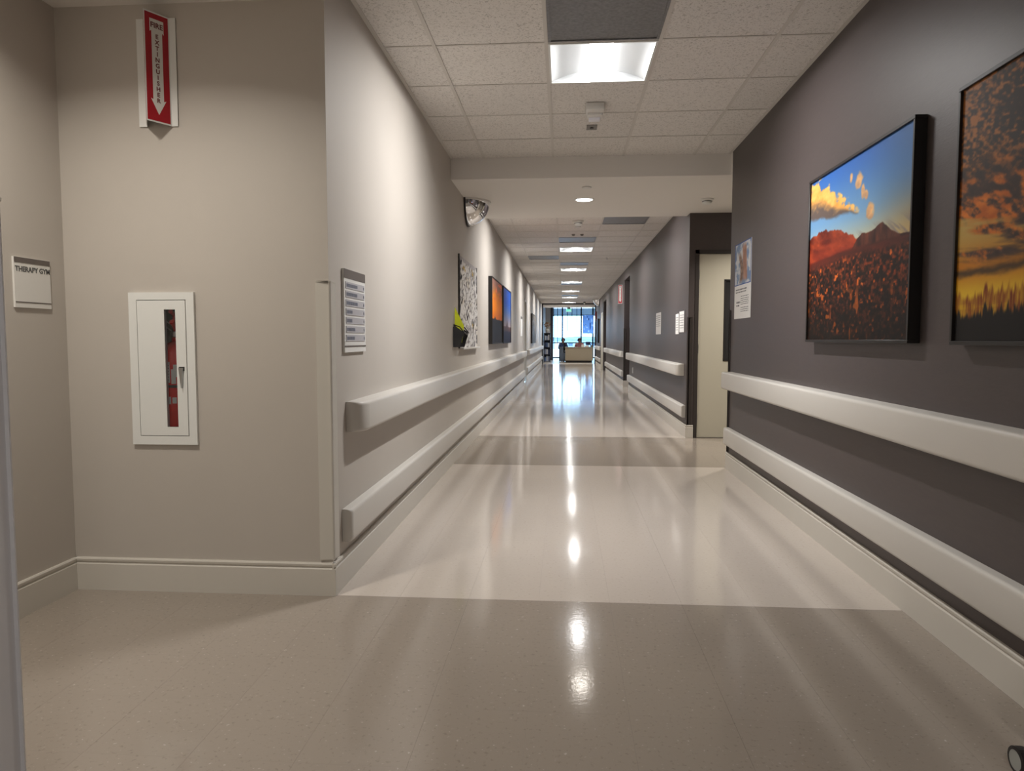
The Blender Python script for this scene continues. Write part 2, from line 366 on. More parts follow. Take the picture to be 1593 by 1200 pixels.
# --- troffers
def troffer(k, label):
    y0, y1 = ROW(k) + .008, ROW(k + 1) - .008; x0, x1 = gx[1] + .010, gx[2] - .010; xc = (x0 + x1) / 2
    t = thing('ceiling_light', label, 'light', (xc, (y0 + y1) / 2, ZC), group='square ceiling lights down the corridor')
    f = .012
    MB().box((x0, y0, ZC - .004), (x1, y0 + f, ZC + .02)).box((x0, y1 - f, ZC - .004), (x1, y1, ZC + .02)).box((x0, y0 + f, ZC - .004), (x0 + f, y1 - f, ZC + .02)).box((x1 - f, y0 + f, ZC - .004), (x1, y1 - f, ZC + .02)).build('frame', M_WHITE, t)
    a0, a1, b0, b1 = x0 + f, x1 - f, y0 + f, y1 - f
    for s in (-1, 1):     # curved side reflectors rising towards the lens
        secs = []; xe = a0 if s < 0 else a1; xi = xc + s * .066
        for j in range(9):
            q = j / 8; xx = xe + (xi - xe) * q; zz = ZC + .002 + .056 * math.sin(q * math.pi / 2) ** .9
            secs.append([(xx, b0, zz), (xx, b1, zz), (xx, b1, zz + .003), (xx, b0, zz + .003)])
        MB().loft(secs).build('reflector', M_REFL, t, smooth=True)
    for yy, dy in ((b0, .004), (b1, -.004)):
        MB().box((a0, yy, ZC + .002), (a1, yy + dy, ZC + .064)).build('end_plate', M_REFL, t)
    # lit lens: a shallow barrel hanging between the reflectors
    secs = []
    for yy in (b0 + .006, b1 - .006):
        secs.append([(xc - .068 * math.cos(a), yy, ZC + .058 - .040 * math.sin(a)) for a in [i * math.pi / 10 for i in range(11)]])
    MB().loft(secs).build('lens', M_LENS, t, smooth=True)
    for s in (-1, 1):     # the fixture's batwing distribution: two LED strips looking down to either side
        l = bpy.data.lights.new('led_strip', 'AREA'); l.shape = 'RECTANGLE'; l.size = .03; l.size_y = b1 - b0 - .03; l.energy = TROFFER_W; l.color = (1, .98, .96); l.spread = math.radians(118)
        o = bpy.data.objects.new('led_strip', l); COL.objects.link(o); o.parent = t; o.location = (s * .045, 0, .012); o.rotation_euler = (0, -s * math.radians(36), 0)
    return t
names = {-8: 'unseen square ceiling light added behind the viewpoint', 0: 'lit square ceiling light in front of the dark grille, nearest in view', 8: 'square ceiling light just beyond the soffit', 14: 'first square ceiling light seen past the soffit',
         20: 'second square ceiling light seen past the soffit', 26: 'third square ceiling light seen past the soffit', 32: 'fourth square ceiling light seen past the soffit', 38: 'fifth square ceiling light seen past the soffit, second from the lobby', 44: 'last square ceiling light, right before the lobby opening'}
for k in troffer_rows: troffer(k, names[k])
# --- grilles
gl = {(1, -1): 'dark perforated return grille beside the nearest lit ceiling light', (1, 12): 'grey return grille, first in the line of far ceiling lights', (1, 18): 'grey return grille, second in the line of far ceiling lights',
      (1, 27): 'grey return grille, third in the line of far ceiling lights', (1, 36): 'grey return grille, nearest the lobby in the line of lights', (2, 9): 'grey ceiling grille over the right side just past the soffit', (0, 16): 'grey ceiling grille over the left side of the far corridor'}
for (i, k), lab in gl.items():
    x0, x1, y0, y1 = gx[i] + .011, gx[i + 1] - .011, ROW(k) + .009, ROW(k + 1) - .009
    t = thing('return_grille', lab, 'grille', ((x0 + x1) / 2, (y0 + y1) / 2, ZC), group='square ceiling grilles')
    f = .014
    MB().box((x0, y0, ZC - .003), (x1, y0 + f, ZC + .01)).box((x0, y1 - f, ZC - .003), (x1, y1, ZC + .01)).box((x0, y0 + f, ZC - .003), (x0 + f, y1 - f, ZC + .01)).box((x1 - f, y0 + f, ZC - .003), (x1, y1 - f, ZC + .01)).build('frame', M_GRILLE, t)
    MB().box((x0 + f, y0 + f, ZC + .001), (x1 - f, y1 - f, ZC + .006)).build('perforated_panel', M_GRILLE, t)
# --- downlights
def downlight(x, y, z, label, r=.085, power=DOWNLIGHT, spread=130):
    t = thing('downlight', label, 'light', (x, y, z), group='round recessed downlights')
    MB().lathe([(r + .016, z - .004), (r + .016, z + .0), (r, z + .0), (r, z - .005), (r + .016, z - .004)], (x, y, 0), 28, cap=False).build('trim_ring', M_WHITE, t, smooth=True)
    MB().lathe([(r, z - .001), (r, z - .003), (.0, z - .003)], (x, y, 0), 28).build('lens', mat_emit('downlight_lens', (1, .95, .88), 7), t)
    l = bpy.data.lights.new('downlight_lamp', 'AREA'); l.shape = 'DISK'; l.size = 2 * r; l.energy = power; l.color = (1, .93, .83); l.spread = math.radians(spread)
    o = bpy.data.objects.new('downlight_lamp', l); COL.objects.link(o); o.parent = t; o.location = (0, 0, -.007)
    return t
downlight(.195, 7.31, ZS, 'round downlight in the middle of the low soffit', power=9)
downlight(2.15, 7.31, ZS, 'round downlight over the side hall by the pale door')
downlight(-1.72, 1.95, 2.553, 'round downlight over the alcove with the extinguisher cabinet', power=13, spread=146)
for i, (x, y) in enumerate(((.1, 32.9), (1.0, 32.9), (.1, 36.5), (1.2, 36.5))): downlight(x, y, 3.05, 'added round lobby downlight, %s' % ['left one just inside the opening', 'right one just inside the opening', 'left one over the people', 'right one over the people'][i], power=11)  # lobby lamps added to brighten the desk front and the people

# ------------------------------------------------------------------ baseboards, rails, guards
BZ = .147
def base_profile(sgn, x):
    return [(x, 0), (x + sgn * .014, 0), (x + sgn * .012, .118), (x + sgn * .007, .124), (x + sgn * .008, .128), (x + sgn * .012, .132), (x + sgn * .013, .141), (x + sgn * .009, BZ), (x, BZ)]
def base_y(name, x, sgn, y0, y1):
    return struct(MB().prism(base_profile(sgn, x), 1, y0, y1).build(name, M_BASE, smooth=True))
def base_x(name, y, sgn, x0, x1):
    secs = [[(x, p[0], p[1]) for p in base_profile(sgn, y)] for x in (x0, x1)]
    return struct(MB().loft(secs).build(name, M_BASE, smooth=True))
base_y('baseboard_left', XL, 1, Y0 - .014, LD0 - .06); base_y('baseboard_left_far', XL, 1, LD1 + .06, YE)
base_x('baseboard_alcove_back', Y0, -1, -2.2, XL + .0141)
base_y('baseboard_alcove_side', -2.2, 1, 1.19, Y0)
base_y('baseboard_right', XR, -1, -4.2, 6.264)
base_y('baseboard_right_corridor', XF, -1, Y2 - .014, O1a); base_y('baseboard_right_middle', XF, -1, O1b, O2a); base_y('baseboard_right_far', XF, -1, PDb, YE)
base_x('baseboard_side_hall', Y2, -1, XF - .0141, DX0)
base_x('baseboard_niche', O1b, -1, XF - .0141, XF + .55)

def rail(name, x, sgn, y0, y1, z0, z1, dep, label, cat, cap0=True, cap1=True, rc=.075):
    t = thing(name, label, cat, (x, y0, z0), group='wall rails')
    def section(y, dd):
        r = min(.018, dd * .4); h = []
        for (cx, cz, a0) in ((dd - r, z0 + r, -90), (dd - r, z1 - r, 0)):
            for i in range(5):
                a = math.radians(a0 + 22.5 * i); h.append((x + sgn * (cx + r * math.cos(a)), y, cz + r * math.sin(a)))
        return [(x + sgn * .001, y, z0)] + h + [(x + sgn * .001, y, z1)]
    a, b = y0 + (rc if cap0 else 0), y1 - (rc if cap1 else 0)
    MB().loft([section(a, dep), section(b, dep)]).build('rail_cover', M_RAIL, t, smooth=True)
    def cap(yend, yin):
        secs = []
        for i in range(8):
            q = i / 7; ang = q * math.pi / 2
            dd = dep - rc * .75 * (1 - math.sin(ang)) ; yy = yend + (yin - yend) * (1 - math.cos(ang))
            secs.append(section(yy, max(dd, .012)))
        MB().loft(secs).build('end_cap', M_RAIL, t, smooth=True)
    if cap0: cap(y0, a)
    if cap1: cap(y1, b)
    return t
HZ0, HZ1, LZ0, LZ1 = .698, .838, .232, .372
rail('handrail', XL, 1, 3.2, 17.6, HZ0, HZ1, .092, 'long pale handrail on the beige wall, starting below the directory sign', 'handrail')
rail('crash_rail', XL, 1, 3.12, 17.6, LZ0 - .03, LZ1 - .02, .05, 'long pale lower crash rail on the beige wall', 'rail', rc=.02)
rail('handrail', XL, 1, 18.9, 31.5, HZ0, HZ1, .092, 'pale handrail on the beige wall past its door', 'handrail')
rail('crash_rail', XL, 1, 18.9, 31.5, LZ0, LZ1, .05, 'pale lower crash rail on the beige wall past its door', 'rail', rc=.02)
rail('handrail', XR, -1, -4.1, 6.14, HZ0 + .008, HZ1 + .012, .088, 'pale handrail under the two large framed landscapes on the dark wall', 'handrail', cap0=False, rc=.012)
rail('crash_rail', XR, -1, -4.1, 6.2, LZ0 - .012, LZ1 - .005, .05, 'pale lower crash rail under the two large framed landscapes', 'rail', cap0=False, rc=.012)
rail('handrail', XF, -1, 8.40, O1a - .1, HZ0, HZ1, .09, 'pale handrail on the dark wall with three small notices', 'handrail')
rail('crash_rail', XF, -1, 8.26, O1a - .05, LZ0 - .01, LZ1 - .01, .05, 'pale lower crash rail on the dark wall with three small notices', 'rail', rc=.012)
rail('handrail', XF, -1, O1b + .15, O2a - .1, HZ0, HZ1, .09, 'pale handrail on the dark wall between the two openings', 'handrail')
rail('crash_rail', XF, -1, O1b + .15, O2a - .1, LZ0, LZ1, .05, 'pale lower crash rail on the dark wall between the two openings', 'rail', rc=.012)
rail('handrail', XF, -1, PDb + .15, 31.5, HZ0, HZ1, .09, 'short pale handrail on the dark wall next to the lobby', 'handrail')
rail('crash_rail', XF, -1, PDb + .15, 31.5, LZ0, LZ1, .05, 'short pale lower crash rail on the dark wall next to the lobby', 'rail', rc=.012)

def guard(x, y, sx, sy, w, z0, z1, m, label, th=.011):
    """L-shaped corner guard with its outer corner just beyond (x, y); legs run sx along x and sy along y"""
    ox, oy = x - sx * th, y - sy * th; pts = []
    r = .010
    for i in range(5):
        a = math.pi / 2 * i / 4; pts.append((ox + sx * r * (1 - math.sin(a)), oy + sy * r * (1 - math.cos(a))))
    poly = pts + [(ox + sx * (w + th), oy), (ox + sx * (w + th), y), (x, y), (x, oy + sy * (w + th)), (ox, oy + sy * (w + th))]
    t = thing('corner_guard', label, 'corner guard', (x, y, z0))
    MB().loft([[(p[0], p[1], z) for p in poly] for z in (z0, z1)]).build('guard_cover', m, t, smooth=True)
    e = .0015
    MB().loft([[(p[0] - sx * e, p[1] - sy * e, z) for p in poly] for z in (z1, z1 + .006)]).build('top_cap', M_GUARD if m is not M_DGUARD else M_DGUARD, t)
    return t
guard(XL, Y0, -1, 1, .055, BZ + .013, 1.372, M_GUARD, 'pale corner guard on the beige corner beside the directory sign')
guard(-1.004, 1.19, -1, -1, .06, 0, 1.372, mat('lilac_white_guard', (.56, .54, .54), .45), 'pale corner guard at the very left edge of the picture')
guard(XR, 6.25, 1, -1, .05, BZ, 1.37, M_DGUARD, 'dark corner guard on the end of the dark wall beside the poster', .008)
guard(XF, Y2, 1, 1, .05, BZ, 1.37, M_DGUARD, 'dark corner guard beside the pale side-hall door', .006)
guard(XF, O1b, 1, 1, .05, BZ, 1.37, M_DGUARD, 'dark corner guard under the far red extinguisher sign', .006)
guard(XF, O1a, 1, -1, .05, BZ, 1.37, M_DGUARD, 'dark corner guard at the end of the wall with three small notices', .006)

# ------------------------------------------------------------------ doors
d1 = struct(MB().box((DX0, Y2 - .008, 0), (DX0 + .042, Y2 + .12, DZ)).box((DX1 - .042, Y2 - .008, 0), (DX1, Y2 + .12, DZ)).box((DX0, Y2 - .008, DZ - .042), (DX1, Y2 + .12, DZ)).build('door_1', M_DFRAME))
lx0, lx1, lz0, lz1 = 1.795, 1.945, .88, 1.80
a, b = DX0 + .044, DX1 - .044
leaf = MB().box((a, Y2 + .01, .008), (lx0, Y2 + .054, DZ - .045)).box((lx1, Y2 + .01, .008), (b, Y2 + .054, DZ - .045)).box((lx0, Y2 + .01, .008), (lx1, Y2 + .054, lz0)).box((lx0, Y2 + .01, lz1), (lx1, Y2 + .054, DZ - .045)).build('door_leaf', M_DOOR, d1)
MB().box((lx0, Y2 + .004, lz0), (lx0 + .012, Y2 + .05, lz1)).box((lx1 - .012, Y2 + .004, lz0), (lx1, Y2 + .05, lz1)).box((lx0, Y2 + .004, lz0), (lx1, Y2 + .05, lz0 + .012)).box((lx0, Y2 + .004, lz1 - .012), (lx1, Y2 + .05, lz1)).build('lite_frame', M_BLACK, leaf)
box('lite_pane', (lx0 + .012, Y2 + .025, lz0 + .012), (lx1 - .012, Y2 + .03, lz1 - .012), mat('dark_lite_glass', (.02, .02, .022), .08), leaf)
for z in (.22, 1.02, 1.85): MB().lathe([(.008, z - .05), (.008, z + .05)], (a - .002, Y2 + .002, 0), 8).build('hinge', M_METAL, leaf)
h = MB().tube([(2.36, Y2 + .01, 1.0), (2.36, Y2 - .045, 1.0), (2.24, Y2 - .045, 1.0)], .010).build('door_handle', M_METAL, leaf, smooth=True)
d2 = struct(MB().box((XL - .1, LD0, 0), (XL + .012, LD0 + .05, 2.13)).box((XL - .1, LD1 - .05, 0), (XL + .012, LD1, 2.13)).box((XL - .1, LD0, 2.08), (XL + .012, LD1, 2.13)).build('door_2', M_GUARD))
box('door_leaf', (XL - .085, LD0 + .05, .008), (XL - .04, LD1 - .05, 2.08), mat('brown_door', (.25, .2, .15), .5), d2)
d3 = struct(MB().box((XF - .012, PDa, 0), (XF + .04, PDa + .06, 2.11)).box((XF - .012, PDb - .06, 0), (XF + .04, PDb, 2.11)).box((XF - .012, PDa, 2.05), (XF + .04, PDb, 2.11)).build('door_3', M_GUARD))
box('door_leaf', (XF - .004, PDa + .06, .008), (XF + .04, PDb - .06, 2.05), M_DOOR, d3)

# ------------------------------------------------------------------ framed pictures
def pic_mountain(u, v):
    ur = u
    sky = mixc(mixc(C(.80, .74, .55), C(.42, .58, .72), sm(.45, .72, v)), C(.16, .36, .66), sm(.65, 1.05, v))
    sky = mixc(sky, mixc(C(.62, .50, .30), C(.25, .40, .58), sm(.5, .85, v)), sm(.55, 1.05, ur) * .75)
    c = sky
    n = fbm(u * 9, v * 14); n2 = fbm(u * 22 + 3, v * 30)
    # big cloud at the left
    base = .755 - .16 * u + (n - .5) * .07; top = .985 - .66 * np.clip(u - .10, 0, 1) ** 1.1 + (n2 - .5) * .15
    cl = sm(0, .03, v - base) * sm(0, .035, top - v) * sm(.60, .5, u)
    t = (v - base) / np.maximum(top - base, .03)
    ccol = mixc(C(.36, .31, .29), mixc(C(.84, .52, .20), C(.97, .78, .45), n2), sm(.25, .6, t + (n2 - .5) * .6))
    c = mixc(c, ccol, cl * sm(.25, .45, n + .3))
    for (cu, cv, ru, rv) in ((.55, .86, .045, .05), (.665, .675, .04, .045), (.59, .80, .02, .05), (.47, .90, .018, .03), (.62, .77, .02, .03)):
        q = ((u - cu) / ru) ** 2 + ((v - cv) / rv) ** 2; c = mixc(c, mixc(C(.55, .42, .36), C(.98, .72, .42), n2 + .2), sm(1.1, .3, q + (n2 - .5) * 1.6) * .9)
    q = fbm(u * 6 + 9, v * 40 + u * 30); c = mixc(c, C(.45, .42, .42), sm(.52, .62, q) * sm(.62, .54, v) * sm(.5, .6, u) * .7)
    # mountains
    ridge = lambda s: (fbm(u * s, u * 0 + 3.3, 6) - .5)
    far = np.interp(u, [0, .06, .12, .16, .25, .36, .46, .52, 1], [.645, .655, .675, .665, .65, .635, .60, .56, .40]) + ridge(26) * .05
    mc = mixc(C(.30, .07, .03), C(.66, .27, .13), fbm(u * 14 + v * 9, v * 22) * 1.6 - .35); mc = mixc(mc, C(.60, .20, .10), sm(.62, .5, v) * .5)
    c = mixc(c, mc, sm(-.004, .004, far - v))
    mes = np.interp(u, [0, .5, .55, .59, .63, .72, .77, .80, .84, .9, 1], [.4, .5, .555, .57, .562, .572, .588, .575, .54, .505, .50]) + ridge(30) * .02
    mc2 = mixc(C(.16, .08, .07), C(.46, .24, .16), fbm(u * 30, v * 8) * 1.7 - .4); c = mixc(c, mc2, sm(-.003, .003, mes - v))
    # plain, then the field of shrubs
    hz = .485 + .02 * np.sin(u * 3)
    pl = mixc(C(.36, .12, .07), C(.20, .10, .07), u * .8 + (fbm(u * 8, v * 60) - .5)); c = mixc(c, pl, sm(-.01, .01, hz - v))
    z = 1 / (.60 - np.minimum(v, .55)); f1 = fbm(u * 13 * (z * .6), z * 15, 4); f2 = vnoise(u * 46 + 7, v * 40); f3 = fbm(u * 60, v * 60, 3)
    fc = mixc(C(.06, .035, .025), C(.44, .18, .07), (f3 - .32) * 2.3); fc = mixc(fc, C(.70, .34, .10), sm(.68, .85, f2) * sm(.42, .55, f3) * .9)
    fc = mixc(fc, C(.85, .42, .10), sm(.8, .92, vnoise(u * 30, v * 22 + 5)) * sm(.4, .1, v) * .8)
    fc = fc * (.55 + .75 * sm(.0, .45, v))[..., None]
    return mixc(c, fc, sm(-.03, .05, hz - .04 - v))
def pic_sunset(u, v):
    n = fbm(u * 5, v * 16); n2 = fbm(u * 18, v * 30); n3 = fbm(u * 30 + 4, v * 46 + u * 20)
    glow = mixc(C(.72, .42, .06), C(.86, .72, .18), sm(.32, .15, v)); glow = mixc(glow, C(.70, .66, .42), sm(.25, .45, v) * .7)
    band = sm(.42, .60, fbm(u * 2.5, v * 17 + u * 2) + sm(.22, .5, v) * .22)
    dark = mixc(C(.20, .16, .15), C(.36, .28, .24), n3); lit = mixc(C(.62, .30, .09), C(.90, .52, .18), n2)
    cl = mixc(dark, lit, sm(.44, .62, n3 * .55 + fbm(u * 3 + 2, v * 9) * .5)); c = mixc(glow, cl, band * sm(.25, .33, v) + sm(.52, .62, v) * .8)
    dap = mixc(C(.22, .19, .18), C(.66, .42, .23), sm(.42, .66, fbm(u * 60, v * 80 + u * 20, 3) * .7 + fbm(u * 4, v * 6 + 8) * .4)); c = mixc(c, dap, sm(.55, .75, v))
    str_ = sm(.03, 0, abs(v - .265 - .03 * u + (n2 - .5) * .03)); c = mixc(c, C(.25, .19, .13), str_ * .9)
    wisp = sm(.56, .66, fbm(u * 5 + 7, v * 60)) * sm(.2, .15, v) * sm(.08, .11, v); c = mixc(c, C(.95, .82, .15), wisp)
    tree = .06 + .06 * fbm(u * 5 + 3, u * 0) + .09 * fbm(u * 110, u * 0 + 9, 4) ** 1.6; c = mixc(c, C(.42, .16, .05), sm(.03, 0, v - tree - .05) * fbm(u * 150, v * 9) * 1.4)
    return mixc(c, C(.07, .06, .06), sm(.006, -.02, v - tree))
def pic_orange(u, v):
    n = fbm(u * 4, v * 7); c = mixc(C(.92, .52, .10), C(.56, .40, .36), sm(.6, .95, v + (n - .5) * .3)); c = mixc(c, C(.86, .44, .30), sm(.6, .7, fbm(u * 5 + 3, v * 20)) * sm(.6, .7, v))
    c = mixc(c, C(.75, .35, .08), sm(.55, .38, v) * .5); hill = .37 + .02 * fbm(u * 6, u * 0) + .10 * sm(.1, 0, abs(u - .3)) * fbm(u * 30, u * 0)
    return mixc(c, C(.16, .15, .16), sm(.006, -.006, v - hill))
def pic_blue(u, v):
    c = mixc(C(.62, .56, .56), C(.10, .30, .66), sm(.25, .8, v)); c = mixc(c, C(.70, .36, .26), sm(.3, .22, v) * fbm(u * 9, v * 20) * 1.4)
    pk = .30 + .14 * sm(.16, 0, abs(u - .5)) * fbm(u * 30, u * 0) * 1.6; c = mixc(c, C(.35, .26, .26), sm(.004, -.004, v - pk))
    return mixc(c, C(.12, .12, .20), sm(.24, .18, v + (fbm(u * 12, v * 9) - .5) * .1))
def picture(label, x, sgn, ya, yb, z0, z1, fn, dep=.055, nu=150, nv=190, fr=.014):
    """framed canvas on a wall of constant x; ya is its left edge for the viewer, yb its right edge"""
    dirn = 1 if yb > ya else -1
    t = thing('framed_picture', label, 'picture', (x, (ya + yb) / 2, z0))
    xf = x + sgn * dep; y0, y1 = min(ya, yb), max(ya, yb)
    for a, b in (((y0, z0), (y1, z0 + fr)), ((y0, z1 - fr), (y1, z1)), ((y0, z0 + fr), (y0 + fr, z1 - fr)), ((y1 - fr, z0 + fr), (y1, z1 - fr))):
        MB().box((x + sgn * .001, a[0], a[1]), (xf, b[0], b[1])).build('frame_bar', M_BLACK, t, bevel=.0015, seg=1)
    box('backing', (x + sgn * .001, y0 + fr, z0 + fr), (x + sgn * (dep - .012), y1 - fr, z1 - fr), M_BLACK, t)
    print_sheet('canvas', fn, (x + sgn * (dep - .010), ya + dirn * fr, z0 + fr), (0, (yb - ya) - 2 * dirn * fr, 0), (0, 0, z1 - z0 - 2 * fr), nu, nv, M_PAINT, t)
    return t
picture('framed print of red mountains and a field under a blue sky on the dark wall', XR, -1, 4.165, 2.955, 1.112, 2.012, pic_mountain, dep=.05, nu=220, nv=260)
picture('framed print of an orange sunset sky over dark reeds, cut by the right edge', XR, -1, 2.645, 1.435, 1.108, 2.004, pic_sunset, dep=.05, nu=240, nv=260)
picture('framed orange sunset print on the beige wall past the notice board', XL, 1, 9.4, 11.0, 1.062, 1.965, pic_orange, nu=70, nv=100)
picture('framed blue sky print beside the orange sunset print on the beige wall', XL, 1, 11.15, 12.75, 1.06, 1.97, pic_blue, nu=70, nv=100)
picture('narrow dark framed picture far down the beige wall near the lobby', XL, 1, 21.3, 23.6, 1.0, 1.9, lambda u, v: mixc(C(.30, .26, .22), C(.62, .58, .52), v + fbm(u * 5, v * 5) - .5), nu=20, nv=30)
picture('dark framed picture on the dark wall next to the lobby', XF, -1, 30.2, 28.7, .98, 1.95, lambda u, v: mixc(C(.10, .11, .16), C(.35, .42, .55), v + fbm(u * 5, v * 5) - .5), nu=20, nv=30)

# ------------------------------------------------------------------ poster on the dark wall
def pic_poster(u, v):
    n = fbm(u * 5, v * 6); c = mixc(C(.46, .55, .68), C(.80, .81, .82), sm(.35, .55, n)); w = fbm(u * 18, v * 7)
    arm = sm(.16, .08, abs(u - .68 + .10 * v)) * sm(.05, .15, v) * sm(1.0, .85, v); c = mixc(c, mixc(C(.52, .34, .27), C(.80, .66, .58), w), arm)
    a2 = sm(.13, .05, abs(u - .36 - .1 * np.sin(v * 5))) * sm(.0, .15, v) * sm(.85, .6, v); c = mixc(c, mixc(C(.30, .20, .15), C(.76, .66, .58), fbm(u * 25, v * 20)), a2)
    edge = np.minimum(np.minimum(u, 1 - u), np.minimum(v, 1 - v)); return mixc(C(.20, .32, .60), c, sm(.015, .03, edge))
t = thing('poster', 'narrow poster of reaching hands above printed text on the dark wall', 'poster', (XR, 5.83, 1.295))
box('sheet', (XR - .0005, 5.565, 1.295), (XR - .004, 6.075, 1.905), M_PAPER, t)
print_sheet('picture_panel', pic_poster, (XR - .0046, 6.075, 1.565), (0, -.51, 0), (0, 0, .34), 60, 70, M_PAINT, t)
mb = MB(); M_INK = mat('ink_grey', (.12, .12, .13), .7)
def textline(mb, xx, ya, yb, z, h): 
    y = ya
    while y > yb:
        w = random.uniform(.02, .05); mb.box((xx, y, z), (xx - .0006, max(y - w, yb), z + h)); y -= w + .012
textline(mb, XR - .004, 6.03, 5.68, 1.525, .010); textline(mb, XR - .004, 6.03, 5.70, 1.505, .008)
for i, z in enumerate((1.47, 1.452, 1.437, 1.422, 1.407, 1.38, 1.365, 1.35)): textline(mb, XR - .004, 5.86, 5.62, z, .005)
textline(mb, XR - .004, 6.0, 5.88, 1.42, .014); textline(mb, XR - .004, 6.0, 5.9, 1.395, .012); mb.build('printed_text', M_INK, t)

# ------------------------------------------------------------------ small notices on the far dark wall
for y0, y1, z0, z1, lab in ((10.45, 10.98, 1.20, 1.52, 'single white notice on the far dark wall, second from the pale door'), (8.82, 9.06, 1.19, 1.44, 'left one of two paired white notices near the dark corner guard'), (8.42, 8.76, 1.21, 1.46, 'framed white notice nearest the dark corner guard')):
    t = thing('notice', lab, 'notice', (XF, (y0 + y1) / 2, z0))
    box('sheet', (XF, y0, z0), (XF - .004, y1, z1), M_PAPER, t)
    mb = MB()
    for i in range(6): textline(mb, XF - .004, y1 - .04, y0 + .04, z1 - .05 - i * .03, .007)
    mb.build('printed_text', M_INK, t)
    if z0 == 1.21: box('holder_edge', (XF, y0 - .01, z0 - .01), (XF - .006, y0, z1 + .01), M_METAL, t); box('holder_edge', (XF, y1, z0 - .01), (XF - .006, y1 + .01, z1 + .01), M_METAL, t)
t = thing('notice', 'narrow white notice on the beige wall just before its door', 'notice', (XL, 16.7, 1.2)); box('sheet', (XL, 16.4, 1.2), (XL + .004, 17.0, 1.66), M_PAPER, t); box('header', (XL + .004, 16.4, 1.6), (XL + .005, 17.0, 1.66), M_SIGNG, t)
t = thing('outlet', 'white wall outlet above the crash rail on the dark wall', 'outlet', (XF, 14.6, .44)); box('cover_plate', (XF, 14.56, .43), (XF - .006, 14.64, .55), M_WHITE, t, bevel=.002); box('socket', (XF - .006, 14.58, .50), (XF - .009, 14.62, .53), M_SIGNW, t); box('socket', (XF - .006, 14.58, .45), (XF - .009, 14.62, .48), M_SIGNW, t)
# red sign beyond the lobby door
t = thing('wall_sign', 'small dark red sign at the lobby end of the dark wall', 'sign', (XF, 31, 1.9)); box('panel', (XF, 30.9, 1.9), (XF - .06, 31.1, 2.32), mat('dull_red', (.16, .03, .03), .5), t); box('border', (XF - .06, 30.92, 1.92), (XF - .062, 31.08, 2.30), M_RED, t)

# ------------------------------------------------------------------ fire extinguisher sign (projecting V)
def v_sign(name, label, loc, rz, group):
    """local frame: wall in the x-z plane, projecting towards -y"""
    t = thing(name, label, 'sign', loc, rz, group); hw, dp, H = .055, .095, .45; th = .002
    L = dict(local=True)
    MB().loft([[(-.09, 0, z), (-hw, 0, z), (-hw + .001, -.001, z), (0, -dp, z), (hw - .001, -.001, z), (hw, 0, z), (.028 + hw, 0, z), (.028 + hw, -th, z), (hw + .001, -th, z), (0, -dp - th * 1.6, z), (-hw - .001, -th, z), (-.09, -th, z)] for z in (0, H)]).build('folded_sheet', M_WHITE, t, **L)
    for s in (1, -1):
        a = Vector((0, -dp - th * 1.6, 0)); b = Vector((s * (hw + .001), -th, 0)); e = (b - a); w = e.length; e.normalize(); n = Vector((e.y * s, -e.x * s, 0))
        ux = e * s; o0 = a if s > 0 else b           # u runs to the viewer's right
        def P(u, z, k): q = o0 + ux * u + n * k; return (q.x, q.y, z)
        def sheet(poly, k0, k1): return MB().loft([[P(u, z, k0) for u, z in poly], [P(u, z, k1) for u, z in poly]])
        m = .006
        sheet([(m, m), (w - m, m), (w - m, H - m), (m, H - m)], .0003, .0008).build('red_panel', M_RED, t, **L)
        c = w / 2
        sheet([(c - .030, H - .028), (c + .030, H - .028), (c + .030, H - .082), (c + .023, H - .076), (c + .023, .092), (c + .033, .096), (c, .033), (c - .033, .096), (c - .023, .092), (c - .023, H - .076), (c - .030, H - .082)], .0008, .0012).build('white_arrow', M_SIGNW, t, **L)
        mb = MB()
        put_text(mb, 'FIRE', .030, P(c, H - .054, .0013), ux, (0, 0, 1), n, depth=.0002, bold=.0009)
        for i, ch in enumerate('EXTINGUISHER'): put_text(mb, ch, .0245, P(c, H - .098 - i * .0238, .0013), ux, (0, 0, 1), n, depth=.0002, bold=.0009)
        mb.build('lettering', M_LETTER, t, **L)
    return t
v_sign('extinguisher_sign', 'red and white FIRE EXTINGUISHER arrow sign above the white cabinet', (-1.738, 2.985, 2.04), 0, 'projecting extinguisher signs')
v_sign('extinguisher_sign', 'small red and white extinguisher sign far down the dark wall', (XF - .002, 17.45, 1.99), -math.pi / 2, 'projecting extinguisher signs')

# ------------------------------------------------------------------ extinguisher cabinet and extinguisher
ox0, ox1, oz0, oz1 = -1.902, -1.606, .664, 1.332
t = thing('extinguisher_cabinet', 'white recessed fire extinguisher cabinet with a narrow window', 'cabinet', ((ox0 + ox1) / 2, Y0, oz0))
fy = Y0 - .014
MB().box((ox0, fy, oz0), (cx0 + .002, Y0, oz1)).box((cx1 - .002, fy, oz0), (ox1, Y0, oz1)).box((cx0 + .002, fy, oz0), (cx1 - .002, Y0, cz0 + .002)).box((cx0 + .002, fy, cz1 - .002), (cx1 - .002, Y0, oz1)).build('trim_frame', M_WHITE, t)
g = .003; da, db, dc, dd_ = cx0 + .002 + g, cx1 - .002 - g, cz0 + .002 + g, cz1 - .002 - g; wx0, wx1, wz0, wz1 = -1.741, -1.690, .742, 1.258; dy0, dy1 = fy - .001, fy + .018
dr = MB().box((da, dy0, dc), (wx0, dy1, dd_)).box((wx1, dy0, dc), (db, dy1, dd_)).box((wx0, dy0, dc), (wx1, dy1, wz0)).box((wx0, dy0, wz1), (wx1, dy1, dd_)).build('door', M_WHITE, t)
box('window_pane', (wx0, dy0 + .006, wz0), (wx1, dy0 + .009, wz1), M_PANE, dr)
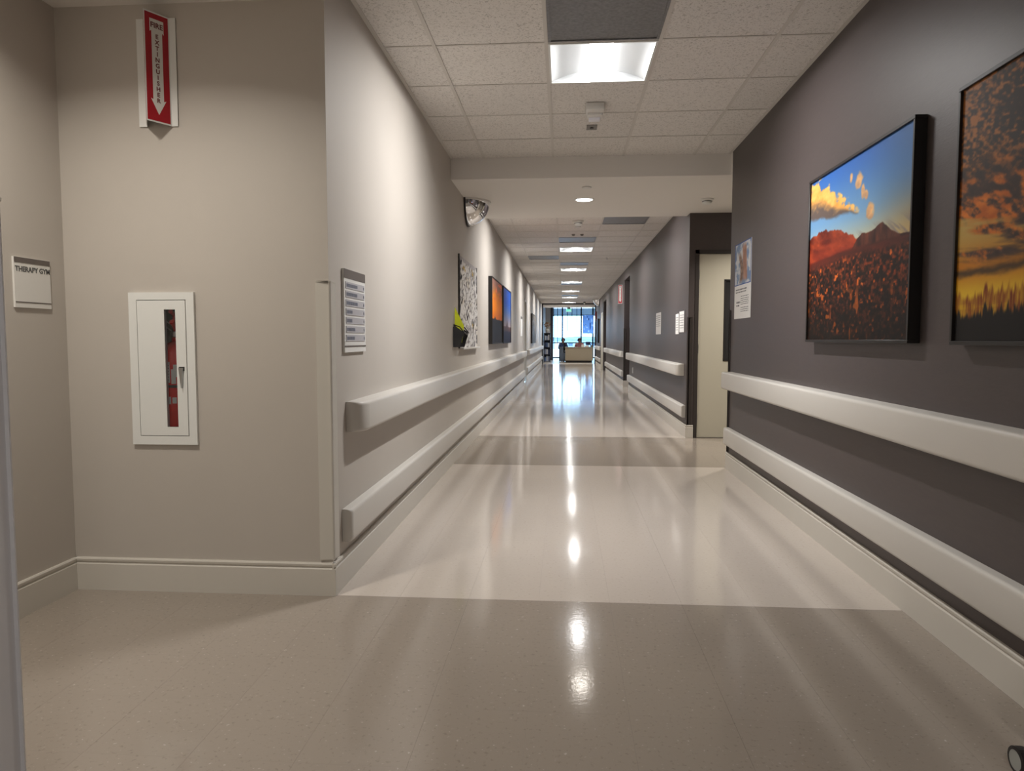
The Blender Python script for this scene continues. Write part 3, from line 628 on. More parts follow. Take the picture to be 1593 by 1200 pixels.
hd = MB().prism([(-1.677, 1.003), (-1.658, 1.003), (-1.660, .985), (-1.665, .915), (-1.667, .915), (-1.675, .985)], 1, dy0 - .012, dy0).build('handle', M_METAL, dr); box('handle_recess', (-1.680, dy0 - .0015, .99), (-1.655, dy0, 1.008), M_BLACK, dr)
i0 = Y0 + .158
MB().box((cx0 + .003, fy + .02, cz0 + .003), (cx0 + .005, i0, cz1 - .003)).box((cx1 - .005, fy + .02, cz0 + .003), (cx1 - .003, i0, cz1 - .003)).box((cx0 + .005, fy + .02, cz0 + .003), (cx1 - .005, i0, cz0 + .005)).box((cx0 + .005, fy + .02, cz1 - .005), (cx1 - .005, i0, cz1 - .003)).box((cx0 + .003, i0 - .002, cz0 + .003), (cx1 - .003, i0, cz1 - .003)).build('tub', mat('tub_dark', (.05, .05, .05), .6), t)
ex, ey, ez = -1.737, Y0 + .072, cz0 + .006
t = thing('fire_extinguisher', 'red fire extinguisher behind the narrow cabinet window', 'extinguisher', (ex, ey, ez))
R = .063
cyl = MB().lathe([(.001, ez), (R - .006, ez), (R, ez + .008), (R, ez + .36), (R * .9, ez + .385), (R * .55, ez + .405), (.020, ez + .412), (.018, ez + .43)], (ex, ey, 0), 28).build('cylinder', M_FIRE, t, smooth=True)
def wrap(z0, z1, a0, a1, nm, m, rr=R + .0006):
    mb = MB(); N = 10; secs = []
    for i in range(N + 1):
        a = math.radians(a0 + (a1 - a0) * i / N); c, s = math.cos(a), math.sin(a); secs.append([(ex + rr * c, ey + rr * s, z0), (ex + rr * c, ey + rr * s, z1), (ex + (rr - .0015) * c, ey + (rr - .0015) * s, z1), (ex + (rr - .0015) * c, ey + (rr - .0015) * s, z0)])
    return mb.loft(secs).build(nm, m, cyl)
wrap(ez + .23, ez + .322, -112, -89, 'label_sheet', M_SIGNW); wrap(ez + .225, ez + .29, -84, -66, 'label_sheet', M_SIGNW); wrap(ez + .255, ez + .31, -76, -58, 'label_sheet', M_SIGNW)
wrap(ez + .135, ez + .168, -108, -88, 'round_label', M_SIGNW); wrap(ez + .138, ez + .165, -82, -66, 'round_label', M_SIGNW)
mb = MB()
for i in range(5): pass
for j in range(6): 
    z = ez + .24 + j * .013; a0 = math.radians(-108); a1 = math.radians(-93); mb.loft([[(ex + (R + .001) * math.cos(a), ey + (R + .001) * math.sin(a), z), (ex + (R + .001) * math.cos(a), ey + (R + .001) * math.sin(a), z + .004), (ex + R * math.cos(a), ey + R * math.sin(a), z + .004), (ex + R * math.cos(a), ey + R * math.sin(a), z)] for a in (a0, (a0 + a1) / 2, a1)])
mb.build('printed_text', M_INK, cyl)
wrap(ez + .208, ez + .22, -150, -30, 'clamp_band', M_BLACK, R + .0015)
MB().lathe([(.016, ez + .43), (.024, ez + .435), (.024, ez + .455), (.014, ez + .462)], (ex, ey, 0), 16).build('valve', M_METAL, t)
MB().tube([(ex, ey, ez + .455), (ex + .012, ey - .03, ez + .48), (ex + .015, ey - .06, ez + .50)], .011).build('squeeze_lever', M_FIRE, t); MB().tube([(ex, ey, ez + .465), (ex + .006, ey - .02, ez + .53), (ex + .008, ey - .055, ez + .545)], .010).build('carry_handle', M_FIRE, t)
MB().tube([(ex - .008, ey, ez + .45), (ex - .03, ey - .035, ez + .48), (ex - .012, ey - .055, ez + .50), (ex + .002, ey - .05, ez + .49)], .003, 6).build('pull_pin', M_METAL, t)
MB().tube([(ex + .01, ey, ez + .44), (ex + .06, ey - .02, ez + .42), (ex + .075, ey - .02, ez + .3), (ex + .07, ey - .03, ez + .12)], .010).build('hose', M_BLACK, t)

# ------------------------------------------------------------------ room sign in the alcove
t = thing('room_sign', 'white THERAPY GYM room sign on the alcove side wall', 'sign', (-2.2, 2.79, 1.257)); sx = -2.2
box('plate', (sx, 2.692, 1.257), (sx + .008, 2.892, 1.460), M_SIGNW, t); box('header_strip', (sx + .008, 2.694, 1.438), (sx + .0095, 2.890, 1.459), M_SIGNG, t); box('rule_line', (sx + .008, 2.694, 1.277), (sx + .0095, 2.890, 1.281), M_SIGNG, t)
put_text(MB(), 'THERAPY GYM', .029, (sx + .0085, 2.794, 1.412), (0, 1, 0), (0, 0, 1), (1, 0, 0), bold=.0007).build('lettering', mat('letter_grey', (.10, .10, .10), .6), t)

# ------------------------------------------------------------------ directory sign on the beige wall
t = thing('directory_sign', 'white directory sign with seven name strips above the handrail', 'sign', (XL, 3.33, 1.068)); sx = XL
a, b = 3.165, 3.505
box('plate', (sx, a, 1.068), (sx + .012, b, 1.450), M_SIGNW, t); box('header_strip', (sx + .012, a, 1.408), (sx + .0135, b, 1.450), M_SIGNG, t); box('rule_line', (sx + .012, a, 1.092), (sx + .0135, b, 1.099), M_SIGNG, t)
for i, wd in enumerate((.62, .60, .62, .28, .2, .45, .38)):
    z = 1.362 - i * .0405; s = box('name_strip', (sx + .012, a + .02, z), (sx + .0145, b - .02, z + .030), mat('strip_grey', (.42, .41, .43), .5), t)
    mb = MB(); y = a + .03
    while y < a + .03 + wd * .28:
        w = random.uniform(.014, .03); mb.box((sx + .0145, y, z + .007), (sx + .0152, y + w, z + .022)); y += w + .005
    mb.box((sx + .0145, b - .04, z + .008), (sx + .0152, b - .028, z + .021)); mb.build('lettering', mat('letter_slate', (.13, .14, .18), .6), s)

# ------------------------------------------------------------------ notice board, file holder, neon sheet
t = thing('notice_board', 'notice board crowded with small white clippings on the beige wall', 'notice board', (XL, 7.4, 1.04))
box('board_panel', (XL, 6.74, 1.045), (XL + .008, 8.06, 1.93), mat('board_cork', (.42, .39, .40), .8, noise=.3, nscale=30), t); box('frame_edge', (XL, 6.72, 1.04), (XL + .014, 6.75, 1.94), M_BLACK, t); box('frame_edge', (XL, 8.06, 1.04), (XL + .014, 8.075, 1.935), M_BLACK, t); box('ledge', (XL, 6.74, 1.03), (XL + .05, 8.06, 1.045), M_SIGNW, t)
pc = [(.72, .71, .70), (.66, .65, .66), (.78, .77, .76), (.55, .54, .56), (.70, .66, .60), (.62, .45, .16), (.03, .03, .04), (.30, .08, .08), (.35, .33, .36), (.74, .73, .73)]
pm = [mat('clipping_%d' % i, c, .65) for i, c in enumerate(pc)]
k = 0
for iy in range(12):
    for iz in range(18):
        y = 6.82 + iy * .104 + random.uniform(-.03, .03); z = 1.07 + iz * .047 + random.uniform(-.015, .015); w = random.uniform(.06, .15); h_ = random.uniform(.025, .06); an = random.uniform(-.5, .5); k += 1
        i = random.choice([0, 0, 1, 2, 2, 2, 9, 9, 9, 4, 0, 3]) ; i = 5 if random.random() < .03 else i; i = 6 if random.random() < .03 else i
        zl = XL + .0085 + random.uniform(0, .006); c, s = math.cos(an), math.sin(an); q = [(-w / 2, -h_ / 2), (w / 2, -h_ / 2), (w / 2, h_ / 2), (-w / 2, h_ / 2)]
        if z + .06 > 1.93: z = 1.87
        MB().loft([[(xx + (.006 if (j > 1) else 0), y + c * p[0] - s * p[1], z + s * p[0] + c * p[1]) for j, p in enumerate(q)] for xx in (zl, zl + .0015)]).build('clipping', pm[i], t)
t = thing('file_holder', 'black wire file holder mounted at the corner of the notice board', 'file holder', (XL, 6.6, 1.05))
hy0, hy1, hz0, hz1 = 6.40, 6.70, 1.055, 1.24
wire = M_BLACK
box('back_plate', (XL, hy0, hz0), (XL + .004, hy1, hz1), mat('mesh_black', (.03, .03, .033), .5), t)
for y in (hy0, hy1): MB().prism([(XL + .004, hz0), (XL + .06, hz0), (XL + .10, hz1 - .05), (XL + .004, hz1 + .02)], 1, y - .001, y + .001).build('pocket_side', MATS['mesh_black'], t)
MB().tube([(XL + .004, hy0, hz1 + .02), (XL + .06, hy0, hz1 + .0), (XL + .10, hy0, hz1 - .05), (XL + .11, (hy0 + hy1) / 2, hz1 - .07), (XL + .10, hy1, hz1 - .05), (XL + .06, hy1, hz1), (XL + .004, hy1, hz1 + .02)], .006, 6).build('rim_wire', wire, t)
for i in range(10): y = hy0 + .01 + i * (hy1 - hy0 - .02) / 9; MB().tube([(XL + .004, y, hz0 + .004), (XL + .062, y, hz0 + .004), (XL + .102, y, hz1 - .05)], .003, 5).build('wire', MATS['mesh_black'], t)
ys = MB().loft([[(XL + .012 + e, 6.42, 1.42), (XL + .012 + e, 6.42, 1.18), (XL + .066 + e, 6.50, 1.09), (XL + .082 + e, 6.52, 1.25)] for e in (0, .002)])
o = ys.build('yellow_sheet', M_YEL); tag(o, 'neon yellow sheet sticking up out of the black file holder', 'paper')

# ------------------------------------------------------------------ convex mirrors
def dome(label, x, y, z, R, sgn):
    t = thing('convex_mirror', label, 'mirror', (x, y, z), group='quarter dome mirrors'); mb = MB(); n, m_ = 20, 12; secs = []
    for i in range(m_ + 1):       # elevation from the ceiling down
        a = math.pi / 2 * i / m_; secs.append([(x + sgn * R * math.cos(a) * math.sin(math.pi * j / n), y - R * math.cos(a) * math.cos(math.pi * j / n), z - .004 - R * math.sin(a)) for j in range(n + 1)])
    MB().loft(secs, cap=False, closed=False).build('dome', M_MIRROR, t, smooth=True)
    MB().loft([[(x + sgn * (r_ * math.sin(math.pi * j / n)), y - r_ * math.cos(math.pi * j / n), zz) for j in range(n + 1)] for r_, zz in ((R - .004, z), (R + .012, z), (R + .012, z - .016), (R - .001, z - .016))], cap=False, closed=False).build('ceiling_rim', M_SIGNW, t)
    MB().loft([[(xx, y - r_ * math.cos(math.pi * j / n), z - r_ * math.sin(math.pi * j / n)) for j in range(n + 1)] for r_, xx in ((R - .004, x + sgn * .001), (R + .014, x + sgn * .001), (R + .014, x + sgn * .02), (R - .001, x + sgn * .02))], cap=False, closed=False).build('wall_rim', M_BLACK, t)
    return t
dome('quarter dome mirror where the beige wall meets the soffit', XL, 7.35, ZS, .238, 1)
dome('small quarter dome mirror on the dark wall next to the lobby', XF, 28.9, ZC, .26, -1)

# ------------------------------------------------------------------ ceiling devices
t = thing('motion_sensor', 'white two-step box sensor hanging from the ceiling past the nearest light', 'sensor', (.2, 4.98, ZC))
MB().box((.14, 4.90, ZC - .045), (.262, 5.04, ZC)).build('base', M_SIGNW, t, bevel=.004); MB().box((.15, 4.98, ZC - .06), (.252, 5.06, ZC - .004)).build('housing', M_SIGNW, t, bevel=.003); MB().box((.162, 5.03, ZC - .075), (.24, 5.085, ZC - .02)).build('lens', mat('sensor_lens', (.82, .83, .9), .3), t, bevel=.003)
t = thing('ceiling_plate', 'small grey square plate with a dark button on the ceiling tile', 'plate', (.198, 5.47, ZC)); box('cover_plate', (.16, 5.41, ZC - .002), (.238, 5.53, ZC + .003), mat('plate_grey', (.17, .16, .15), .5), t); MB().lathe([(.014, ZC - .006), (.014, ZC - .002)], (.199, 5.475, 0), 12).build('button', M_BLACK, t)
t = thing('fire_sprinkler', 'flat white sprinkler cap on the soffit before the downlight', 'sprinkler', (.202, 6.72, ZS)); MB().lathe([(.045, ZS), (.045, ZS - .008), (.040, ZS - .012), (.001, ZS - .012)], (.202, 6.72, 0), 20).build('cover_disc', M_SIGNW, t, smooth=True)
def detector(name, label, x, y, z, s=1):
    t = thing(name, label, 'detector', (x, y, z)); MB().lathe([(.075 * s, z), (.075 * s, z - .012 * s), (.062 * s, z - .02 * s)], (x, y, 0), 20).build('base', M_SIGNW, t, smooth=True); MB().lathe([(.055 * s, z - .02 * s), (.05 * s, z - .05 * s), (.03 * s, z - .06 * s), (.001, z - .06 * s)], (x, y, 0), 20).build('sensing_head', M_WHITE, t, smooth=True)
    MB().lathe([(.056 * s, z - .028 * s), (.056 * s, z - .033 * s)], (x, y, 0), 20).build('slot_ring', M_BLACK, t)
detector('smoke_detector', 'round white smoke detector on the soffit by the dark wall', 1.43, 7.37, ZS, .9)
detector('smoke_detector', 'round white smoke detector on the ceiling just past the soffit', .18, 9.72, ZC)
t = thing('fire_sprinkler', 'flat white sprinkler cap on the far ceiling past the smoke detector', 'sprinkler', (.185, 10.2, ZC)); MB().lathe([(.045, ZC + .003), (.045, ZC - .01), (.001, ZC - .012)], (.185, 10.2, 0), 16).build('cover_disc', M_SIGNW, t)
for x, lab in ((.13, 'left one of two tiny dark ceiling sensors before the far grille'), (.26, 'right one of two tiny dark ceiling sensors before the far grille')):
    t = thing('ceiling_sensor', lab, 'sensor', (x, 10.95, ZC)); MB().lathe([(.026, ZC + .003), (.026, ZC - .008), (.012, ZC - .02), (.001, ZC - .02)], (x, 10.95, 0), 12).build('body', mat('plate_grey', (.1, .1, .1)), t)
t = thing('fire_sprinkler', 'small pendent sprinkler on the ceiling over the far right side', 'sprinkler', (.83, 14.1, ZC)); MB().lathe([(.03, ZC + .003), (.03, ZC - .004), (.01, ZC - .006), (.01, ZC - .04), (.02, ZC - .045), (.001, ZC - .047)], (.83, 14.1, 0), 12).build('body', M_SIGNW, t)

# ------------------------------------------------------------------ lobby at the corridor's end
LX0, LX1, LYE, LZ = -1.0, 4.0, 42.4, 3.05
M_LOBBY = mat('lobby_wall_paint', (.38, .40, .43), .6); M_ALU = mat('dark_mullion', (.03, .032, .038), .4)
struct(box('floor_lobby', (LX0 - .1, YE, -.06), (LX1, LYE + .1, 0), mat('lobby_floor', (.42, .38, .33), .3, noise=.06, nscale=10)))
struct(box('ceiling_lobby', (LX0 - .1, YE + .2, LZ), (LX1, LYE + .1, LZ + .1), M_GYP))
struct(box('wall_lobby_left', (LX0 - .15, YE, 0), (LX0, LYE + .1, LZ), M_LOBBY)); struct(box('wall_lobby_right', (LX1, YE, 0), (LX1 + .15, LYE + .1, LZ), M_LOBBY))
struct(MB().box((XF + .2, YE, 0), (LX1, YE + .2, LZ)).box((XL - .1, YE, 2.54), (XF + .2, YE + .2, LZ + .05)).build('wall_lobby_front', M_GYP))
struct(MB().box((XL, YE - .05, 0), (XL + .055, YE + .02, 2.72)).box((XF - .055, YE - .05, 0), (XF, YE + .02, 2.72)).box((XL + .055, YE - .05, 2.665), (XF - .055, YE + .02, 2.72)).build('trim_1', M_ALU))
cl_ = struct(box('wall_lobby_column', (-1.0, 38.2, 0), (-.74, 38.6, LZ), M_GYP)); box('column_edge', (-.74, 38.15, 0), (-.60, 38.6, LZ), mat('column_paint', (.06, .055, .07), .5), cl_)
w1 = struct(MB().box((LX0, LYE, 0), (LX1, LYE + .08, .06)).box((LX0, LYE, LZ - .06), (LX1, LYE + .08, LZ)).build('window_1', M_ALU))
mx_ = [-.80, -.117, .998, 1.69, 2.6, 3.95]
for x in [-.97] + mx_: box('mullion', (x - .042, LYE, .06), (x + .042, LYE + .08, LZ - .06), M_ALU, w1)
for z in (.905, 2.532): box('transom', (LX0, LYE + .005, z - .03), (LX1, LYE + .075, z + .03), M_ALU, w1)
zz = [.06, .905, 2.532, LZ - .06]; xx = [-.97] + mx_
for i in range(len(xx) - 1):
    for j in range(3): box('pane', (xx[i] + .03, LYE + .035, zz[j] + .03), (xx[i + 1] - .03, LYE + .045, zz[j + 1] - .03), M_PANE_T if j == 2 else M_PANE, w1)
# desk
t = thing('reception_desk', 'tan reception desk with a black toe kick in the lobby', 'desk', (.7, 34, 0))
box('front_panel', (.05, 34.0, .10), (1.36, 34.05, .715), M_DESK, t); box('worktop', (.03, 33.98, .715), (1.38, 34.8, .745), M_DESK, t); box('side_panel', (.05, 34.05, .10), (.09, 34.78, .715), M_DESK, t); box('side_panel', (1.32, 34.05, .10), (1.36, 34.78, .715), M_DESK, t); box('toe_kick', (.08, 34.05, 0), (1.33, 34.7, .10), M_BLACK, t)
t = thing('monitor', 'dark blue backed computer monitor on the reception desk', 'monitor', (1.14, 34.35, .745)); box('screen', (1.03, 34.33, .84), (1.26, 34.36, 1.0), mat('monitor_back', (.02, .035, .10), .4), t, bevel=.004); box('stand', (1.13, 34.34, .76), (1.16, 34.37, .84), M_BLACK, t); box('foot', (1.07, 34.28, .745), (1.22, 34.43, .76), M_BLACK, t)
for x, w, h_, lab in ((.89, .14, .12, 'white paper tray left of the monitor on the desk'), (1.08, .18, .09, 'pale storage box in front of the monitor on the desk')):
    y = 34.12; t = thing('paper_tray', lab, 'tray', (x, y, .745)); box('tray_base', (x - w / 2, y, .745), (x + w / 2, y + .12, .755), M_PAPER, t)
    for a, b in (((x - w / 2, y, .755), (x - w / 2 + .006, y + .12, .745 + h_)), ((x + w / 2 - .006, y, .755), (x + w / 2, y + .12, .745 + h_)), ((x - w / 2 + .006, y, .755), (x + w / 2 - .006, y + .006, .745 + h_))): box('tray_wall', a, b, M_PAPER, t)
t = thing('desk_phone', 'small black phone at the right end of the desk', 'phone', (1.3, 34.2, .745)); MB().prism([(34.1, .745), (34.28, .745), (34.28, .84), (34.1, .77)], 0, 1.25, 1.34).build('base', M_BLACK, t); MB().tube([(1.27, 34.14, .80), (1.27, 34.2, .84), (1.27, 34.26, .87)], .016).build('handset', M_BLACK, t)
# side table and chairs behind
t = thing('side_table', 'blue grey work table left of the reception desk', 'table', (-.05, 36, 0)); box('tabletop', (-.28, 35.7, .70), (.32, 36.4, .73), mat('table_top', (.25, .30, .38), .5), t); box('modesty_panel', (-.24, 35.75, .02), (.30, 35.78, .70), mat('table_panel', (.26, .32, .42), .5), t)
for x in (-.26, .28):
    for y in (35.72, 36.36): box('leg', (x, y, 0), (x + .03, y + .03, .70), M_ALU, t)
def office_chair(x, y, rz, label):
    t = thing('office_chair', label, 'chair', (x, y, 0), rz, 'office chairs behind the desk'); L = dict(local=True); bl = mat('chair_fabric', (.02, .02, .024), .8)
    MB().box((-.24, -.23, .44), (.24, .23, .51)).build('seat', bl, t, bevel=.02, **L); MB().box((-.20, .20, .56), (.20, .25, .95)).build('backrest', bl, t, bevel=.02, **L); MB().tube([(0, .18, .45), (0, .27, .5), (0, .27, .75)], .02).build('back_post', M_BLACK, t, **L); MB().lathe([(.025, .1), (.025, .44)], n=10).build('gas_post', M_METAL, t, **L)
    for i in range(5):
        a = i * 2 * math.pi / 5 + .3; MB().tube([(0, 0, .12), (.26 * math.cos(a), .26 * math.sin(a), .08)], [.02, .014], 6).build('leg', M_BLACK, t, **L); MB().lathe([(.03, -.012), (.03, .012)], (.26 * math.cos(a), .26 * math.sin(a), .031), 10, axis=0).build('caster', M_BLACK, t, **L)
office_chair(.24, 35.2, 1.75, 'black office chair at the left end of the reception desk'); office_chair(.42, 36.75, -1.35, 'black office chair next to the seated person in pink')
# people
def person(name, label, x, y, z, rz, shirt, trousers, hair):
    V_, E_, Rr = [], [], []
    def n(p, r): V_.append(p); Rr.append(r); return len(V_) - 1
    pelvis = n((0, 0, .52), .145); waist = n((0, -.01, .68), .125); chest = n((0, .01, .88), .15); neck = n((0, .0, 1.04), .055); head0 = n((0, -.03, 1.10), .07); head = n((0, -.035, 1.18), .095); top = n((0, -.03, 1.26), .075)
    E_ += [(pelvis, waist), (waist, chest), (chest, neck), (neck, head0), (head0, head), (head, top)]
    for s in (-1, 1):
        sh = n((s * .18, .01, .96), .065); el = n((s * .23, -.08, .74), .048); wr_ = n((s * .15, -.30, .74), .036); hand = n((s * .12, -.37, .745), .034); fing = n((s * .11, -.42, .735), .022)
        hip = n((s * .10, 0, .50), .10); knee = n((s * .13, -.42, .50), .068); ank = n((s * .13, -.40, .09), .045); toe = n((s * .14, -.54, .04), .036)
        E_ += [(chest, sh), (sh, el), (el, wr_), (wr_, hand), (hand, fing), (pelvis, hip), (hip, knee), (knee, ank), (ank, toe)]
    me = bpy.data.meshes.new('body'); me.from_pydata(V_, E_, []); o = bpy.data.objects.new('body', me); COL.objects.link(o)
    md = o.modifiers.new('skin', 'SKIN')
    for i, sv in enumerate(me.skin_vertices[0].data): sv.radius = (Rr[i], Rr[i]); sv.use_root = i == 0
    o.modifiers.new('sub', 'SUBSURF').levels = 1
    dg = bpy.context.evaluated_depsgraph_get(); m2 = bpy.data.meshes.new_from_object(o.evaluated_get(dg)); bpy.data.objects.remove(o)
    t = thing(name, label, 'person', (x, y, z), rz); ms = [M_SKIN, shirt, trousers, M_BLACK]
    for m in ms: m2.materials.append(m)
    for p in m2.polygons:
        c = p.center; p.use_smooth = True
        p.material_index = 0 if c.z > 1.02 or (c.y < -.27 and c.z > .62) else 1 if (c.z > .60) else 3 if c.z < .09 else 2
    b = bpy.data.objects.new('body', m2); COL.objects.link(b); b.parent = t; ORG[b.name] = Vector((0, 0, 0))
    mb = MB(); secs = []
    for i in range(8):
        a = math.pi / 2 * i / 7; r = .108 * math.cos(a) + .002; secs.append([(r * math.cos(q), -.01 + r * 1.1 * math.sin(q), 1.17 + .125 * math.sin(a) - .03 * (math.sin(q) > 0)) for q in [k * math.pi / 8 for k in range(16)]])
    mb.loft(secs).build('hair', hair, t, smooth=True, local=True)
    for s in (-1, 1): MB().lathe([(.001, -.008), (.010, -.004), (.010, .004), (.001, .008)], (s * .034, -.128, 1.185), 8, axis=1).build('eye', M_BLACK, t, local=True)
    MB().tube([(0, -.12, 1.18), (0, -.142, 1.15), (0, -.12, 1.142)], .012, 6).build('nose', M_SKIN, t, local=True)
    MB().box((-.022, -.126, 1.112), (.022, -.118, 1.120)).build('mouth', mat('lips', (.3, .08, .07)), t, local=True)
    return t
hair = mat('dark_hair', (.03, .02, .015), .6)
person('person', 'seated person in dark blue behind the small work table', -.06, 36.9, -.10, .1, mat('navy_shirt', (.03, .05, .13), .8), mat('dark_trousers', (.04, .04, .05), .8), hair)
person('person', 'seated person in a pink top behind the reception desk', .76, 35.8, -.10, 0, mat('pink_shirt', (.50, .22, .22), .8, noise=.5, nscale=40), MATS['dark_trousers'], hair)
for x, y, lab in ((-.06, 36.98, 'black office chair under the person in dark blue'), (.76, 35.88, 'black office chair under the person in pink')):
    t = thing('stool', lab, 'stool', (x, y, 0)); MB().lathe([(.19, .24), (.2, .26), (.2, .29), (.17, .30), (.001, .30)], (x, y, 0), 16).build('seat', M_BLACK, t); MB().lathe([(.03, .03), (.03, .24)], (x, y, 0), 10).build('post', M_METAL, t); MB().lathe([(.2, 0), (.2, .02), (.04, .03)], (x, y, 0), 16).build('base', M_BLACK, t)
    t['label'] = lab.replace('office chair', 'round stool')
# display shelf with decoration
t = thing('display_shelf', 'dark narrow display shelf against the lobby left wall', 'shelf', (-.83, 34.3, 0))
for x in (-.98, -.69): box('side_panel', (x, 34.15, 0), (x + .02, 34.5, 1.42), mat('shelf_black', (.02, .025, .045), .4), t)
for z in (.04, .38, .72, 1.06, 1.40): box('shelf_board', (-.96, 34.15, z), (-.69, 34.5, z + .02), MATS['shelf_black'], t)
box('back_panel', (-.96, 34.48, .06), (-.69, 34.5, 1.40), MATS['shelf_black'], t)
bcols = [(.12, .2, .4), (.6, .65, .75), (.3, .35, .5), (.7, .7, .72), (.05, .07, .15)]; bl_ = ['pale blue', 'white', 'slate', 'light grey', 'navy']; shelf_names = ['bottom', 'second', 'third', 'top inner']
for j, z in enumerate((.06, .40, .74, 1.08)):
    for i in range(3):
        k = (i + j * 2) % 5; x = -.94 + i * .08; h_ = .2 + .02 * ((i * 7 + j * 3) % 4)
        t = thing('binder', '%s binder, %s on the %s shelf of the display shelf' % (bl_[k], ['leftmost', 'in the middle', 'rightmost'][i], shelf_names[j]), 'binder', (x, 34.2, z), group='binders on the display shelf'); m = mat('binder_%d' % k, bcols[k], .5)
        MB().box((x, 34.2, z), (x + .06, 34.205, z + h_)).box((x, 34.205, z), (x + .004, 34.42, z + h_)).box((x + .056, 34.205, z), (x + .06, 34.42, z + h_)).build('cover', m, t); box('pages', (x + .005, 34.206, z + .003), (x + .055, 34.41, z + h_ - .01), M_PAPER, t)
def bouquet(name, label, x, y, z, r, c1, c2, vase):
    t = thing(name, label, 'decoration', (x, y, z)); rr = random.Random(3)
    MB().lathe([(.05, z), (.08, z + .08), (.09, z + .14), (.05, z + .2), (.06, z + .22)], (x, y, 0), 14).build('vase', vase, t, smooth=True)
    for i in range(26):
        a = rr.uniform(0, 6.28); e = rr.uniform(-.4, 1.4); q = (x + r * math.cos(a) * math.cos(e) * .9, y + r * .8 * math.sin(a) * math.cos(e), z + .36 + r * math.sin(e))
        MB().lathe([(.001, -.03), (.03, -.02), (.045, .0), (.03, .022), (.001, .03)], q, 8).build('bloom', c1 if i % 3 else c2, t, smooth=True)
    for i in range(5): MB().tube([(x, y, z + .15), (x + .05 * math.cos(i), y + .05 * math.sin(i), z + .36)], .006, 5).build('stem', mat('stem_brown', (.12, .08, .04)), t)
bouquet('dried_flowers', 'brown and cream dried flower bunch on top of the display shelf', -.82, 34.3, 1.42, .15, mat('dried_brown', (.30, .15, .08), .8), mat('dried_cream', (.6, .5, .4), .8), mat('cream_vase', (.62, .60, .56), .4))
# lobby left wall panel
t = thing('wall_panel', 'dark framed panel on the lobby left wall', 'panel', (LX0, 33.0, 1.0)); box('panel', (LX0, 32.7, 1.0), (LX0 + .03, 33.2, 1.9), M_BLACK, t); box('inset', (LX0 + .03, 32.74, 1.04), (LX0 + .032, 33.16, 1.86), mat('panel_slate', (.06, .07, .10), .3), t)
# exit sign
t = thing('exit_sign', 'green EXIT sign hanging in the lobby opening', 'sign', (.2, 33.0, 2.38)); 
M_EXIT = mat('exit_green', (.05, .55, .35), .4, emit=(.05, .8, .5), estr=.7)
box('panel', (.08, 33.0, 2.38), (.32, 33.02, 2.54), mat('exit_clear', (.35, .70, .70), .2), t); put_text(MB(), 'EXIT', .115, (.2, 32.998, 2.46), (1, 0, 0), (0, 0, 1), (0, -1, 0), depth=.001).build('lettering', M_EXIT, t); box('ceiling_mount', (.12, 32.99, 2.54), (.28, 33.03, 2.58), M_BLACK, t); box('hanger', (.19, 33.0, 2.58), (.21, 33.02, LZ), M_BLACK, t)
# hanging rods in front of the window
for x, z, lab in ((-.62, 1.05, 'long thin cord hanging in the left window bay, nearest the column'), (-.40, .95, 'long thin cord hanging beside the left mullion'), (.17, 1.62, 'longest of three thin cords in the middle window bay'), (.44, 1.88, 'middle one of three thin cords in the middle window bay'), (.72, 2.12, 'shortest of three thin cords in the middle window bay')):
    t = thing('hanging_cord', lab, 'cord', (x, 41.5, z)); MB().tube([(x, 41.5, z), (x, 41.5, LZ)], .019, 6).build('cord', M_ALU, t); MB().lathe([(.001, z - .03), (.02, z - .02), (.02, z), (.001, z + .01)], (x, 41.5, 0), 8).build('weight', M_ALU, t)
# paper banner
def translucent(m, f):
    nt = m.node_tree; b = nt.nodes['Principled BSDF']; o = nt.nodes['Material Output']; tr = nt.nodes.new('ShaderNodeBsdfTranslucent'); mx = nt.nodes.new('ShaderNodeMixShader'); mx.inputs[0].default_value = f
    src = b.inputs['Base Color'].links
    if src: nt.links.new(src[0].from_socket, tr.inputs['Color'])
    else: tr.inputs['Color'].default_value = b.inputs['Base Color'].default_value
    nt.links.new(b.outputs[0], mx.inputs[1]); nt.links.new(tr.outputs[0], mx.inputs[2]); nt.links.new(mx.outputs[0], o.inputs['Surface']); return m
M_BANNER = translucent(mat_paint('printed_film', .6), .6)
def pic_banner(u, v):
    c = np.ones(u.shape + (3,)) * C(.55, .66, .86); n = vnoise(u * 7, v * 9); n2 = vnoise(u * 7 + 40, v * 9 + 11); c = mixc(c, C(.16, .22, .42), sm(.74, .82, n)); return mixc(c, C(.86, .88, .95), sm(.76, .84, n2))
t = thing('paper_banner', 'pale blue banner with dark cut-out shapes in the right window bay', 'banner', (1.3, 41.2, 1.45)); print_sheet('sheet', pic_banner, (1.05, 41.2, 1.45), (.61, 0, 0), (0, 0, 1.07), 40, 60, M_BANNER, t); box('top_rod', (1.03, 41.19, 2.52), (1.68, 41.21, 2.54), M_ALU, t)
for x in (1.1, 1.6): MB().tube([(x, 41.2, 2.53), (x, 41.2, LZ)], .004, 5).build('string', M_ALU, t)
t = thing('ceiling_camera', 'small black and white camera hanging under the corridor end', 'camera', (.85, 30.6, ZC)); MB().lathe([(.05, ZC + .003), (.05, ZC - .03), (.03, ZC - .04)], (.85, 30.6, 0), 12).build('mount', M_BLACK, t); MB().lathe([(.03, ZC - .04), (.035, ZC - .08), (.02, ZC - .12), (.001, ZC - .125)], (.85, 30.6, 0), 12).build('camera_body', M_SIGNW, t)
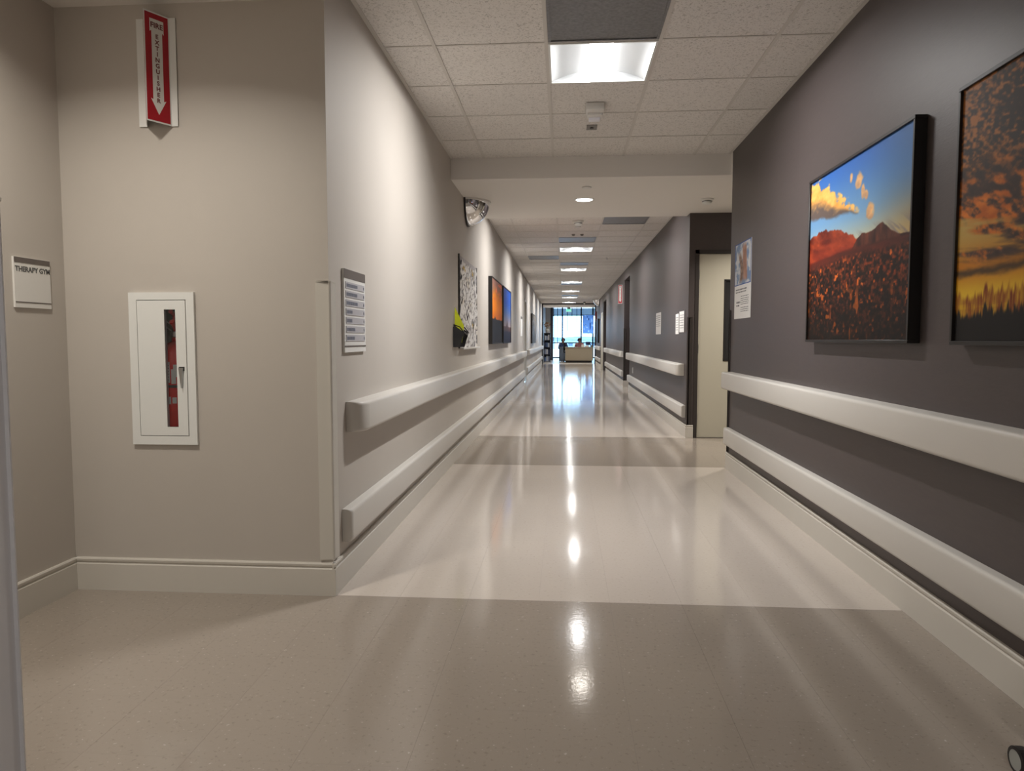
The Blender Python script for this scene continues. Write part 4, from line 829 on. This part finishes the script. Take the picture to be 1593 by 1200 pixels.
# outdoors
struct(box('ground', (-600, LYE + .3, -1.1), (600, 900, -1.0), mat('pale_ground', (.62, .66, .70), .9, noise=.25, nscale=.05)))
hl = MB(); secs = []
for i in range(121):
    x = -600 + i * 10; h_ = 2 + 1.6 * math.sin(i * .31) ** 2 + 1.2 * math.sin(i * .83 + 1) ** 2; secs.append([(x, 520, -1), (x, 560, h_), (x, 640, h_ * .8), (x, 700, -1)])
struct(hl.loft(secs).build('hills', mat('hazy_blue_hills', (.10, .16, .22), .9, noise=.3, nscale=.03)))
for i, (x, y, w, h_) in enumerate(((-9, 150, 14, 1.7), (6, 170, 12, 2.0), (17, 140, 9, 1.5))):
    t = thing('distant_building', ['low pale building outside beyond the left window bay', 'low pale building outside beyond the middle window bay', 'low pale building outside beyond the right window bay'][i], 'building', (x, y, -1)); box('wall', (x - w / 2, y, -1), (x + w / 2, y + 8, -1 + h_), mat('far_wall', (.35, .42, .48), .9), t); MB().prism([(y - .4, -1 + h_), (y + 8.4, -1 + h_), (y + 4, h_ - .5)], 0, x - w / 2 - .4, x + w / 2 + .4).build('roof', mat('far_roof', (.16, .2, .25), .9), t)
    for j in range(4): box('window', (x - w / 2 + 1 + j * w / 4.5, y - .05, -.5), (x - w / 2 + 2 + j * w / 4.5, y, .2), mat('far_window', (.08, .11, .15), .3), t)

# ------------------------------------------------------------------ rolling stool whose caster peeks in at the lower right corner
sx, sy = 1.26, 1.63
t = thing('rolling_stool', 'rolling stool whose grey and black caster shows in the lower right corner', 'stool', (sx, sy, 0))
px, py = 1.188, 1.865
MB().lathe([(.12, .46), (.15, .47), (.155, .50), (.13, .52), (.001, .522)], (sx, sy, 0), 24).build('seat', M_BLACK, t, smooth=True); MB().lathe([(.02, .1), (.02, .46)], (sx, sy, 0), 12).build('post', M_METAL, t)
M_CAST = mat('caster_grey', (.34, .35, .33), .4)
for i in range(5):
    a0 = math.atan2(py - sy, px - sx); a = a0 + i * 2 * math.pi / 5; r = .12 if i else math.hypot(px - sx, py - sy)
    ex_, ey_ = sx + r * math.cos(a), sy + r * math.sin(a)
    MB().tube([(sx, sy, .11), (ex_ + .02, ey_ - .03, .082)], [.02, .013], 8).build('leg', M_BLACK, t)
    c = MB().lathe([(.012, -.012), (.027, -.012), (.027, .012), (.012, .012)], (ex_, ey_, .0345), 20, axis=0).build('caster', M_CAST, t); MB().lathe([(.026, -.013), (.0345, -.011), (.0345, .011), (.026, .013), (.026, -.013)], (ex_, ey_, .0345), 24, axis=0, cap=False).build('tyre', M_BLACK, c)
